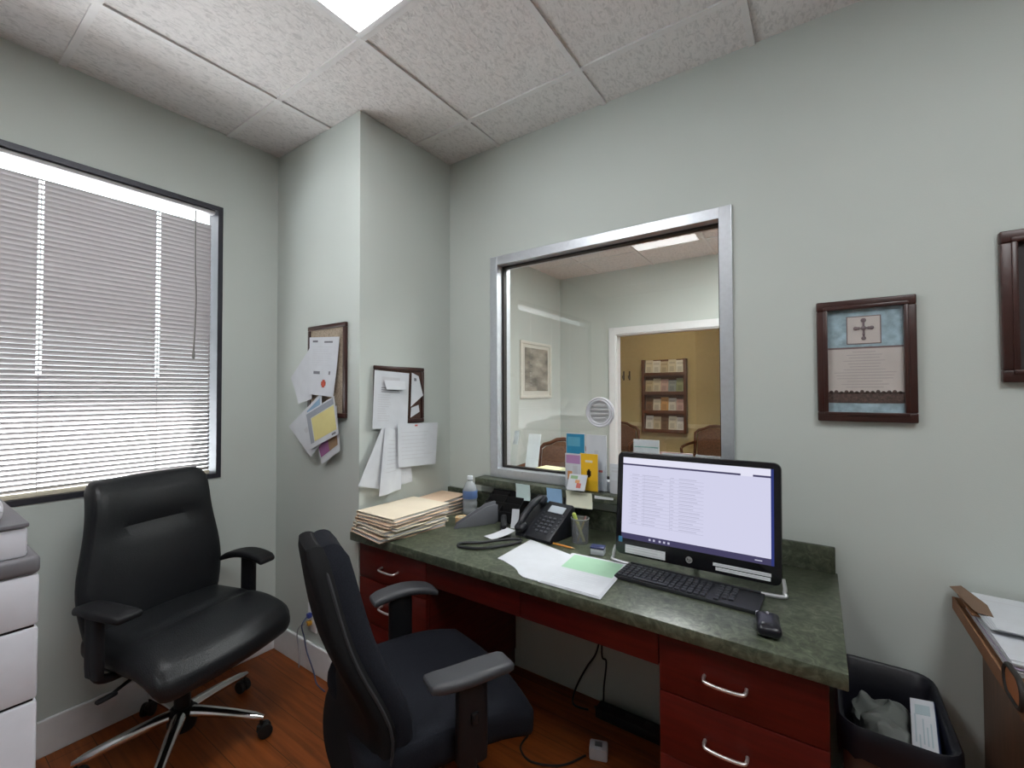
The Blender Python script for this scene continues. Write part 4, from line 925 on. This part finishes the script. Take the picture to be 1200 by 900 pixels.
LZ = 0.944
t = thing('brochure_holder', 'clear two-tier brochure holder on the ledge before the glass', 'brochure holder', (-0.875, 1.835, LZ))
b = BM(); b.box(-0.108, 0.106, -0.032, 0.022, 0, 0.003, 0.001); b.box(-0.108, 0.106, 0.019, 0.022, 0.003, 0.20); b.box(-0.108, 0.106, -0.008, -0.0055, 0.003, 0.10); b.box(-0.108, 0.106, -0.032, -0.0295, 0.003, 0.055)
b.box(-0.108, -0.1055, -0.0295, 0.019, 0.003, 0.12); b.box(0.1035, 0.106, -0.0295, 0.019, 0.003, 0.12); b.box(-0.0013, 0.0013, -0.0295, 0.019, 0.003, 0.10); b.done('holder', ACRYL, t, smooth=False)
def brochure(label, x, y, z, w, h, mats, prints, n=4, name='brochure', lean=0.0):
    t = thing(name, label, 'brochure', (x, y, z))
    M = Matrix(((1, 0, 0, 0), (0, 0, -1, 0), (0, 1, 0, 0), (0, 0, 0, 1)))
    M = Matrix.Rotation(-lean, 4, 'X') @ M
    b = BM(); b.box(0, w, 0, h, -0.004, 0, mi=0, mtx=M); b.done('pages', PAPER, t, smooth=False)
    b = BM(); b.box(0, w, 0, h, 0.0001, 0.0007, mi=0, mtx=M)
    for (x0, y0, x1, y1, mi) in prints: b.box(x0 * w, x1 * w, y0 * h, y1 * h, 0.0007, 0.0009 + 0.0001 * mi, mi=mi, mtx=M)
    b.done('cover', mats, t, smooth=False)
TEAL = mat('teal_print', (0.02, 0.22, 0.38), 0.5); LTEAL = mat('light_teal', (0.10, 0.34, 0.48), 0.5); PALEG = mat('pale_green_print', (0.55, 0.62, 0.52), 0.6); RED = mat('red_print', (0.5, 0.10, 0.08), 0.5); ORG = mat('orange_print', (0.60, 0.27, 0.10), 0.5); LILAC = mat('lilac_print', (0.42, 0.22, 0.42), 0.5); YELB = mat('yolk_print', (0.80, 0.46, 0.015), 0.5); GRN = mat('leaf_print', (0.25, 0.4, 0.2), 0.6)
brochure('tall teal blue brochure at the back left of the clear holder', -0.974, 1.8530, LZ + 0.0045, 0.095, 0.250, [PAPER, TEAL, LTEAL, PALEG], [(0.02, 0.62, 0.98, 0.99, 1), (0.08, 0.76, 0.75, 0.93, 2), (0.02, 0.5, 0.98, 0.58, 3)])
brochure('tall white brochure with tiny logo at the back right of the holder', -0.873, 1.8530, LZ + 0.0045, 0.098, 0.247, [PAPER, INK, RED], [(0.42, 0.64, 0.62, 0.72, 1), (0.62, 0.33, 0.82, 0.37, 2)])
brochure('white leaflet with a lilac heading at the front left of the holder', -0.962, 1.820, LZ + 0.0045, 0.078, 0.160, [PAPER, LILAC, ORG, INK], [(0.05, 0.72, 0.95, 0.96, 1), (0.15, 0.25, 0.45, 0.5, 2), (0.5, 0.42, 0.8, 0.66, 3)])
brochure('bright yellow card with a dark sunflower centre in the holder', -0.888, 1.822, LZ + 0.0045, 0.086, 0.165, [YELB, mat('sunflower_dark', (0.07, 0.035, 0.01), 0.6), CREAM], [(0.38, 0.40, 0.62, 0.54, 1), (0.44, 0.36, 0.56, 0.58, 1), (0.3, 0.76, 0.7, 0.82, 2)])
t = sheet('card', 'small white card with a red motif tipping over the ledge edge', 'card', 0.085, 0.075, Matrix.Translation((-0.930, 1.7700, 0.953)) @ Matrix.Rotation(R(4), 4, 'Z') @ Matrix.Rotation(R(58), 4, 'X'), [PAPER, RED, ORG, GRN], prints=[(0.5, 0.15, 0.75, 0.45, 1), (0.4, 0.45, 0.65, 0.65, 2), (0.1, 0.7, 0.5, 0.9, 3)], th=0.004)
brochure('white appointment card standing right of the clear brochure holder', -0.757, 1.846, LZ + 0.001, 0.062, 0.130, [PAPER, INK, mat('card_brown', (0.2, 0.1, 0.07), 0.6)], [(0.15, 0.72, 0.8, 0.78, 1), (0.15, 0.84, 0.7, 0.88, 1), (0.0, 0.0, 1, 0.45, 1)], name='card')
# lobby side of the ledge
b = BM(); M = Matrix.Rotation(R(-14), 4, 'X') @ Matrix(((1, 0, 0, 0), (0, 0, -1, 0), (0, 1, 0, 0), (0, 0, 0, 1)))
t = thing('sign_holder', 'tilted clear upright sign holder on the lobby side of the ledge', 'sign holder', (-1.265, 1.995, LZ), R(4))
b.box(-0.038, 0.038, 0.0, 0.225, -0.003, 0.0, 0.001, mtx=M); b.done('sign_plate', mat('frosted_sign', (0.80, 0.84, 0.86), 0.3), t, smooth=False)
b = BM(); b.box(-0.04, 0.04, -0.02, 0.07, 0.0, 0.004, 0.001); b.done('foot', ACRYL, t, smooth=False)
t = thing('sign_holder', 'small clear sign holder in the left corner behind the glass', 'sign holder', (-1.395, 2.0, LZ), R(-6)); b = BM(); b.box(-0.022, 0.022, 0.0, 0.24, -0.003, 0, 0.001, mtx=M); b.done('sign_plate', ACRYL, t, smooth=False)
b = BM(); b.box(-0.016, 0.016, 0.16, 0.235, 0.0002, 0.0012, mtx=M); b.done('card_insert', mat('insert_white', (0.6, 0.64, 0.66), 0.5), t, smooth=False); b = BM(); b.box(-0.024, 0.024, -0.02, 0.06, 0, 0.004, 0.001); b.done('foot', ACRYL, t, smooth=False)
t = thing('note_pad', 'pale yellow note pad lying on the lobby side of the ledge', 'note pad', (-1.155, 2.02, LZ), R(-6)); b = BM(); b.box(-0.066, 0.066, -0.045, 0.045, 0.0, 0.050, 0.002); b.done('pages', mat('pad_yellow', (0.74, 0.70, 0.40), 0.7), t, smooth=False); b = BM(); b.box(-0.066, 0.066, 0.0455, 0.048, 0.0, 0.051, 0.001); b.done('binding', CREAM, t, smooth=False)
brochure('white card holder with a green line left of those behind the computer', -0.710, 2.02, LZ + 0.0005, 0.118, 0.225, [PAPER, mat('green_line', (0.15, 0.35, 0.3), 0.6), INK], [(0.04, 0.84, 0.96, 0.86, 1), (0.1, 0.72, 0.9, 0.75, 2), (0.1, 0.62, 0.9, 0.65, 2)], name='card_holder', n=9)
brochure('wide white card holder with pink edge, middle one behind the computer', -0.588, 2.02, LZ + 0.0005, 0.140, 0.175, [PAPER, mat('pink_edge', (0.6, 0.35, 0.33), 0.6)], [(0.0, 0.85, 0.06, 1.0, 1), (0.0, 0.98, 1.0, 1.0, 1)], name='card_holder', n=9)
brochure('clear-topped card holder, rightmost of those behind the computer', -0.437, 2.02, LZ + 0.0005, 0.105, 0.172, [mat('grey_card', (0.42, 0.42, 0.43), 0.6), INK], [(0.05, 0.90, 0.95, 0.94, 1)], name='card_holder', n=9)
# round speak-through vent
t = thing('speak_vent', 'round silver speak-through vent in the reception glass', 'vent', (-0.833, yg - 0.002, 1.296))
RY = Matrix.Rotation(R(90), 4, 'X'); VM = mat('vent_silver', (0.62, 0.62, 0.66), 0.4, metal=0.3)
b = BM(); b.lathe([(0.052, 0.0), (0.070, 0.0), (0.071, 0.006), (0.066, 0.011), (0.060, 0.009), (0.056, 0.012), (0.050, 0.010), (0.050, 0.002)], 40, mtx=RY, cap0=False, cap1=False); b.done('rim', VM, t)
b = BM(); b.lathe([(0.051, 0.001), (0.051, 0.004)], 40, mtx=RY); b.done('back_plate', mat('vent_plate', (0.42, 0.42, 0.43), 0.5), t)
for k in range(4):
    z = 0.030 - k * 0.020; hw = math.sqrt(max(0, 0.046 ** 2 - z * z))
    b = BM(); b.soft(0, -0.009, z, 2 * hw, 0.008, 0.012, 0.004, 4, lambda u, p: Vector((p.x, p.y - 0.004 * u.z, p.z))); b.done('louvre', mat('louvre_white', (0.75, 0.75, 0.76), 0.4), t)

# ------------------------------------------------------------------ outlet and cables
t = thing('wall_outlet', 'white wall outlet plate with blue and yellow plugs low on the pillar', 'outlet'); t.matrix_world = MY(-2.135, YP, 0.195)
b = BM(); b.box(0, 0.075, 0, 0.135, 0.0005, 0.006, 0.002); b.done('plate', WHITETRIM, t)
b = BM(); b.soft(0.030, 0.082, 0.016, 0.022, 0.022, 0.022, 0.004, 3); b.done('blue_plug', mat('plug_blue', (0.03, 0.05, 0.25), 0.4), t)
b = BM(); b.soft(0.030, 0.045, 0.016, 0.022, 0.022, 0.022, 0.004, 3); b.done('yellow_plug', mat('plug_yellow', (0.55, 0.28, 0.03), 0.4), t)
b = BM(); b.tube(smoothpath([(-2.105, YP - 0.028, 0.275), (-2.112, YP - 0.05, 0.24), (-2.125, YP - 0.03, 0.17), (-2.115, YP - 0.022, 0.10), (-2.04, YP - 0.03, 0.03), (-1.98, YP - 0.05, 0.005), (-1.90, YP - 0.06, 0.004)], 8), 0.003, 8)
tag(b.done('network_cable', mat('cable_blue', (0.06, 0.08, 0.17), 0.5)), 'thin blue cable hanging from the pillar outlet to the floor', 'cable')
b = BM(); b.tube(smoothpath([(-2.105, YP - 0.028, 0.24), (-2.15, YP - 0.04, 0.22), (-2.19, YP - 0.03, 0.16), (-2.185, YP - 0.024, 0.08), (-2.17, YP - 0.03, 0.005)], 8), 0.0028, 8)
tag(b.done('network_cable', mat('cable_grey', (0.34, 0.33, 0.36), 0.5)), 'thin grey cable beside the blue one on the pillar baseboard', 'cable')
BC = mat('cable_black', (0.008, 0.008, 0.009), 0.5)
b = BM(); b.tube(smoothpath([(-0.77, 1.862, 0.725), (-0.80, 1.862, 0.40), (-0.83, 1.862, 0.23), (-0.88, 1.862, 0.14), (-0.925, 1.86, 0.05), (-0.93, 1.82, 0.005), (-0.90, 1.78, 0.005), (-0.84, 1.79, 0.005)], 8), 0.004, 8)
tag(b.done('power_cable', BC), 'black power cord looping down the wall beneath the desk on the left', 'cord')
b = BM(); b.tube(smoothpath([(-0.76, 1.868, 0.725), (-0.81, 1.869, 0.25), (-0.79, 1.869, 0.19), (-0.80, 1.866, 0.08), (-0.80, 1.85, 0.006), (-0.825, 1.82, 0.006)], 8), 0.004, 8)
tag(b.done('power_cable', BC), 'black power cord dropping straighter beneath the desk on the right', 'cord')
b = BM(); b.tube(smoothpath([(-0.98, 1.52, 0.005), (-0.97, 1.45, 0.005), (-0.90, 1.42, 0.005), (-0.80, 1.47, 0.005), (-0.745, 1.56, 0.006)], 8), 0.004, 8)
tag(b.done('power_cable', BC), 'black cord curving over the floor to the white adapter', 'cord')
t = thing('power_strip', 'black power strip with a glowing red switch beside the cabinet', 'power strip', (-0.60, 1.80, 0), 0)
b = BM(); b.box(-0.20, 0.20, -0.032, 0.032, 0.001, 0.042, 0.006); b.done('body', PLASTIC, t)
b = BM(); b.box(0.155, 0.175, -0.036, -0.026, 0.018, 0.036, 0.002); b.done('switch', mat('red_switch', (0.75, 0.03, 0.02), 0.3, emit=0.5), t)
for x in (-0.14, -0.06, 0.02, 0.10):
    b = BM(); b.box(x - 0.016, x + 0.016, -0.014, 0.014, 0.042, 0.044, 0.001); b.done('socket', BC, t)
t = thing('power_adapter', 'white power adapter block lying on the floor under the desk', 'power adapter', (-0.705, 1.59, 0), R(20))
b = BM(); b.box(-0.034, 0.034, -0.026, 0.026, 0.001, 0.046, 0.006); b.done('body', mat('adapter_white', (0.55, 0.54, 0.58), 0.4), t)
b = BM(); b.box(-0.014, 0.014, -0.012, 0.012, 0.046, 0.048, 0.001); b.done('socket', mat('adapter_grey', (0.16, 0.16, 0.18), 0.4), t)

# ------------------------------------------------------------------ waste bin
def bin_():
    t = thing('waste_bin', 'brown waste bin with a black liner between desk and wooden cabinet', 'waste bin', (0.155, 1.655, 0), R(0))
    def loop(w, d, r, z): return [(x, y, z) for x, y in rrect(w, d, r, 5)]
    def shell(b, secs, mi=0):
        tb = bmesh.new(); rings = [[tb.verts.new(p) for p in s] for s in secs]; n = len(rings[0])
        for A, B in zip(rings, rings[1:]):
            for k in range(n): tb.faces.new((A[k], A[(k + 1) % n], B[(k + 1) % n], B[k]))
        tb.faces.new(rings[0][::-1]); b._merge(tb, mi)
    b = BM(); shell(b, [loop(0.18, 0.28, 0.03, 0.0), loop(0.20, 0.31, 0.035, 0.18), loop(0.232, 0.375, 0.045, 0.50), loop(0.240, 0.385, 0.047, 0.505), loop(0.240, 0.385, 0.047, 0.512), loop(0.226, 0.370, 0.043, 0.512), loop(0.196, 0.306, 0.033, 0.18), loop(0.175, 0.275, 0.03, 0.006)])
    b.done('body', mat('bin_brown', (0.17, 0.125, 0.105), 0.55), t)
    rr = random.Random(5)
    def jit(sec, a, b_): return [(x * (1 + a * math.sin(7 * i)), y * (1 + a * math.cos(5 * i)), z + b_ * math.sin(2.3 * i) + b_ * math.sin(5.1 * i + 1)) for i, (x, y, z) in enumerate(sec)]
    b = BM()
    tb = bmesh.new(); secs = [jit(loop(0.246, 0.391, 0.049, 0.435), 0.004, 0.010), jit(loop(0.250, 0.396, 0.05, 0.48), 0.004, 0.002), loop(0.248, 0.394, 0.05, 0.513), loop(0.238, 0.384, 0.047, 0.520), loop(0.220, 0.364, 0.042, 0.514), jit(loop(0.205, 0.345, 0.04, 0.42), 0.01, 0.004), jit(loop(0.192, 0.32, 0.04, 0.33), 0.02, 0.004), jit(loop(0.15, 0.25, 0.04, 0.27), 0.03, 0.01), loop(0.05, 0.08, 0.02, 0.25)]
    rings = [[tb.verts.new(p) for p in s] for s in secs]; n = len(rings[0])
    for A, B in zip(rings, rings[1:]):
        for k in range(n): tb.faces.new((A[k], A[(k + 1) % n], B[(k + 1) % n], B[k]))
    tb.faces.new(rings[-1]); b._merge(tb); b.done('bin_liner', mat('liner_black', (0.009, 0.009, 0.014), 0.42, spec=0.35, bump=0.3, bscale=40), t, angle=70)
bin_()
rr = random.Random(9)
t = BM()
def crum(u, p):
    n1 = noise.noise_vector(p * 14.0); n2 = noise.noise_vector(p * 38.0 + Vector((3, 1, 2)))
    return p + n1 * 0.026 + n2 * 0.010
tag(t.soft(0.146, 1.675, 0.405, 0.120, 0.205, 0.11, 0.04, 22, crum).done('crumpled_bag', mat('grey_bag', (0.17, 0.185, 0.175), 0.6), angle=12), 'crumpled grey-green bag inside the waste bin', 'bag')
t = thing('carton', 'white printed carton with blue side lying on the rubbish in the waste bin', 'box', (0.226, 1.625, 0.470), R(-6))
TT = Matrix.Rotation(R(8), 4, 'X') @ Matrix.Rotation(R(-12), 4, 'Y')
b = BM(); b.box(-0.026, 0.026, -0.11, 0.11, -0.014, 0.014, 0.001, mtx=TT); b.box(0.0258, 0.0268, -0.109, 0.109, -0.0135, 0.0135, mi=2, mtx=TT); b.done('box_body', [PAPER, INK, mat('carton_blue', (0.03, 0.05, 0.16), 0.5)], t, smooth=False)
b = BM(); r = random.Random(2)
for k in range(5):
    x = -0.018 + 0.008 * k; y = -0.09 + 0.03 * r.random(); b.box(x, x + 0.003, y, y + 0.05 + 0.06 * r.random(), 0.014, 0.0146, mtx=TT)
b.box(-0.016, 0.016, 0.045, 0.085, 0.014, 0.0146, mtx=TT); b.done('printing', mat('carton_print', (0.36, 0.44, 0.48), 0.6), t, smooth=False)

# ------------------------------------------------------------------ brown cabinet and papers at the right edge
CX = 0.388
t = thing('wood_cabinet', 'brown wooden cabinet against the wall right of the waste bin', 'cabinet', (CX + 0.30, 1.55, 0))
b = BM(); b.box(-0.30, 0.30, -0.32, 0.318, 0.04, 0.712, 0.003); b.box(-0.28, 0.28, -0.30, 0.30, 0, 0.04); b.done('carcass', BROWNWOOD, t)
b = BM(); b.box(-0.297, 0.297, -0.338, -0.321, 0.05, 0.705, 0.002); d = b.done('door', BROWNWOOD, t); pull_bm(0.10).done('door_pull', PULL, d, (0.2, -0.338, 0.5))
b = BM(); b.box(-0.305, 0.30, -0.345, 0.322, 0.712, 0.732, 0.004); b.done('cabinet_top', BROWNWOOD, t)
CB = mat('brown_cardboard', (0.21, 0.095, 0.042), 0.7, noise=0.12, nscale=20)
TZ = 0.733
t = thing('document_tray', 'brown document tray with a dark handle loop on the wooden cabinet', 'tray', (0.555, 1.60, TZ))
b = BM(); b.box(-0.225, 0.225, -0.30, 0.265, 0.0, 0.004); b.box(-0.225, 0.225, 0.261, 0.265, 0.004, 0.034)
for x in (-0.229, 0.225): b.box(x, x + 0.004, -0.30, 0.265, 0, 0.034)
b.done('tray', CB, t, smooth=False)
PXm = Matrix.Translation((-0.2325, -0.262, 0.050)) @ Matrix(((0, 0, -1, 0), (1, 0, 0, 0), (0, 1, 0, 0), (0, 0, 0, 1)))
hp = rrect(0.100, 0.060, 0.028, 6)
b = BM(); b.tube([PXm @ Vector((x, y, 0)) for x, y in hp], 0.0055, 8, closed=True); b.done('handle_rim', GASKET, t)
b = BM(); b.prism(hp, -0.003, 0.0015, mtx=PXm); b.done('handle_plate', mat('handle_orange', (0.30, 0.10, 0.03), 0.5), t, smooth=False)
zz = TZ + 0.0045
lab = ['orange brown folder, lowest in the document tray', 'white sheaf of papers, second up in the document tray', 'lilac edged white sheaf in the middle of the document tray', 'white sheaf of papers, second from the top of the document tray', 'thin brown cardboard folder under the top papers of the document tray']
for k, (th, m, dx) in enumerate([(0.006, CB, 0.0), (0.016, PAPER, 0.014), (0.005, mat('lilac_paper', (0.40, 0.34, 0.45), 0.8), 0.010), (0.014, PAPER, 0.012), (0.003, CB, -0.004)]):
    b = BM(); r = random.Random(k)
    n = max(2, int(th / 0.003))
    for q in range(n):
        ddx, ddy = r.uniform(-0.006, 0.006), r.uniform(-0.006, 0.006)
        x0 = 0.338 + dx + max(0, ddx)
        b.box(x0, x0 + 0.30, (1.70 if k == 4 else 1.47 if k else 1.33) + ddy, 1.85 + ddy * 0.3, zz + th * q / n, zz + th * (q + 0.85) / n)
    o = b.done('folder' if m is CB else 'paper_sheaf', m, smooth=False); tag(o, lab[k], 'folder' if m is CB else 'papers'); zz += th + 0.0008
for k in range(4):
    o = sheet('paper', ['white sheet, lowest of the loose four on the document tray', 'white sheet, second of the loose four on the document tray', 'white sheet, third of the loose four on the document tray', 'topmost white sheet on the document tray by the right photo edge'][k], 'paper', 0.30, 0.25,
      Matrix.Translation((0.350 + 0.003 * k, 1.602 - 0.004 * k, zz + 0.001 + 0.0028 * k)) @ Matrix.Rotation(R(2 - k), 4, 'Z'), prints=[(0.02, 0.80, 0.98, 0.815, 1)], curl=lambda u, v: 0.003 * (1 - u) ** 2)
b = BM(); b.prism([(-0.022, -0.075), (0.004, -0.10), (0.016, -0.03), (0.002, 0.095), (-0.026, 0.09)], 0.0, 0.001)
o = b.done('envelope', mat('kraft', (0.16, 0.10, 0.065), 0.8), None, (0.354, 1.765, zz + 0.016), (R(2), R(-10), R(6)), smooth=False); tag(o, 'torn kraft envelope flap at the far corner of the document tray', 'envelope')

# ------------------------------------------------------------------ lobby
t = thing('framed_print', 'white framed misty landscape print on the lobby wall', 'framed picture'); t.matrix_world = MX(XL, 3.69, 1.33)
WFR = mat('cream_frame', (0.64, 0.62, 0.55), 0.5)
b = BM(); 
for (x0, x1, y0, y1) in ((0, 0.62, 0, 0.03), (0, 0.62, 0.56, 0.59), (0, 0.03, 0.03, 0.56), (0.59, 0.62, 0.03, 0.56)): b.box(x0, x1, y0, y1, 0.001, 0.02, 0.003)
b.done('frame', WFR, t)
b = BM(); b.box(0.03, 0.59, 0.03, 0.56, 0.001, 0.006); b.done('mat_board', mat('cream_mat', (0.60, 0.58, 0.52), 0.7), t, smooth=False)
b = BM(); b.box(0.09, 0.55, 0.075, 0.525, 0.006, 0.008); b.done('print', mat('misty_print', (0.27, 0.245, 0.20), 0.7, noise=0.75, nscale=4, stretch=(1, 2.2, 1)), t, smooth=False)
def lobby_chair():
    t = thing('lobby_chair', 'upholstered wooden armchair in the lobby just left of the clear brochure holder', 'armchair', (-2.05, 3.56, 0), PI, 'wooden armchairs in the waiting rooms')
    UP = mat('brown_upholstery', (0.16, 0.075, 0.040), 0.85, noise=0.3, nscale=60)
    b = BM(); b.soft(0, 0.02, 0.44, 0.52, 0.50, 0.09, 0.035, 6); b.done('seat', UP, t)
    prof = [(-0.265, 0.0), (-0.265, 0.33), (-0.22, 0.37), (-0.15, 0.39), (-0.08, 0.425), (0, 0.435), (0.08, 0.425), (0.15, 0.39), (0.22, 0.37), (0.265, 0.33), (0.265, 0.0)]
    M = Matrix.Translation((0, -0.235, 0.50)) @ Matrix.Rotation(R(8), 4, 'X') @ Matrix(((1, 0, 0, 0), (0, 0, -1, 0), (0, 1, 0, 0), (0, 0, 0, 1)))
    b = BM(); b.prism([(x * 0.86, 0.02 + y * 0.90) for x, y in prof], -0.03, 0.03, mtx=M, bevel=0.012); b.done('backrest', UP, t)
    b = BM(); b.tube([M @ Vector((x, y, 0)) for x, y in prof], 0.020, 10); b.done('crest_rail', OAK, t)
    for s in (-1, 1):
        b = BM(); b.tube(smoothpath([(s * 0.27, -0.27, 0.70), (s * 0.29, -0.05, 0.69), (s * 0.29, 0.18, 0.67), (s * 0.285, 0.20, 0.60), (s * 0.275, 0.16, 0.43)], 5), 0.018, 10); b.done('armrest', OAK, t)
        b = BM(); b.tube([(s * 0.265, 0.22, 0.43), (s * 0.265, 0.23, 0.0)], [0.024, 0.015], 10); b.done('leg', OAK, t)
        b = BM(); b.tube([(s * 0.255, -0.21, 0.55), (s * 0.255, -0.26, 0.0)], [0.022, 0.015], 10); b.done('leg', OAK, t)
    b = BM(); b.box(-0.26, 0.26, -0.24, 0.26, 0.375, 0.41, 0.004); b.done('seat_frame', OAK, t)
    return t
c0 = lobby_chair()
dup(c0, (-2.13, 2.80, 0), -PI / 2, 'upholstered wooden armchair at the left edge of the reception glass')
dup(c0, (-2.44, TY - 0.36, 0), PI, 'upholstered wooden armchair left of the brochure rack in the tan room')
dup(c0, (-1.16, TY - 0.34, 0), PI - R(6), 'upholstered wooden armchair right of the brochure rack in the tan room')
# brochure rack
RX, RZ = -2.12, 0.81; RW, RH = 0.622, 1.05
t = thing('brochure_rack', 'dark wooden four-tier brochure rack on the tan room wall', 'brochure rack', (RX, TY, RZ))
b = BM(); b.box(0, 0.035, -0.11, -0.001, 0, RH, 0.003); b.box(RW - 0.035, RW, -0.11, -0.001, 0, RH, 0.003); b.box(0.035, RW - 0.035, -0.014, -0.001, 0, RH); b.done('frame', OAK, t)
tiers = [0.0, 0.27, 0.54, 0.81]
for z in tiers:
    b = BM(); b.box(0.035, RW - 0.035, -0.105, -0.014, z, z + 0.018); b.box(0.035, RW - 0.035, -0.108, -0.095, z, z + 0.05, 0.002); b.done('shelf', OAK, t)
cols = {'cream': (0.70, 0.64, 0.52), 'white': (0.76, 0.74, 0.70), 'grey blue': (0.33, 0.38, 0.42), 'tan': (0.58, 0.48, 0.33), 'orange': (0.66, 0.36, 0.14), 'pink': (0.62, 0.42, 0.40), 'green': (0.32, 0.36, 0.22), 'brown': (0.22, 0.12, 0.07)}
rows = [['white', 'tan', 'brown', 'cream', 'white'], ['brown', 'cream', 'orange', 'white', 'pink'], ['tan', 'cream', 'pink', 'grey blue', 'green'], ['cream', 'white', 'tan', 'cream', 'white']]
tn = ['bottom', 'second lowest', 'second highest', 'top']; pn = ['first', 'second', 'third', 'fourth', 'fifth']
for i, z in enumerate(tiers):
    for k in range(5):
        c = rows[i][k]; x = RX + 0.040 + k * 0.109
        b = BM(); hh = 0.218 - 0.012 * ((i + k) % 3)
        b.box(0, 0.106, -0.014, 0, 0, hh, 0.001); b.box(0.012, 0.094, -0.0148, -0.014, hh * 0.72, hh * 0.84, mi=1); b.box(0.02, 0.08, -0.0148, -0.014, hh * 0.2, hh * 0.55, mi=1)
        o = b.done('leaflet', [mat('leaflet_' + c, cols[c], 0.6), mat('leaflet_print_' + c, tuple(v * 0.75 for v in cols[c]), 0.6)], None, (x, TY - 0.045, RZ + z + 0.0185), (R(-8), 0, 0), smooth=False)
        tag(o, c + ' leaflet, ' + pn[k] + ' from the left on the ' + tn[i] + ' tier of the rack', 'leaflet', 'leaflets in the tan room rack')
# wall hooks in the tan room
for k, x in enumerate((-2.425, -2.335)):
    t = thing('coat_hook', ['dark coat hook nearer the door trim on the tan wall', 'dark coat hook nearer the brochure rack on the tan wall'][k], 'hook', (x, TY, 1.64))
    HK = mat('hook_dark', (0.08, 0.05, 0.025), 0.5)
    b = BM(); b.box(-0.012, 0.012, -0.008, -0.001, -0.07, 0.07, 0.003); b.done('plate', HK, t)
    b = BM(); b.tube(smoothpath([(0, -0.008, -0.02), (0, -0.05, -0.04), (0, -0.06, 0.0)], 5), 0.006, 8); b.done('hook', HK, t)
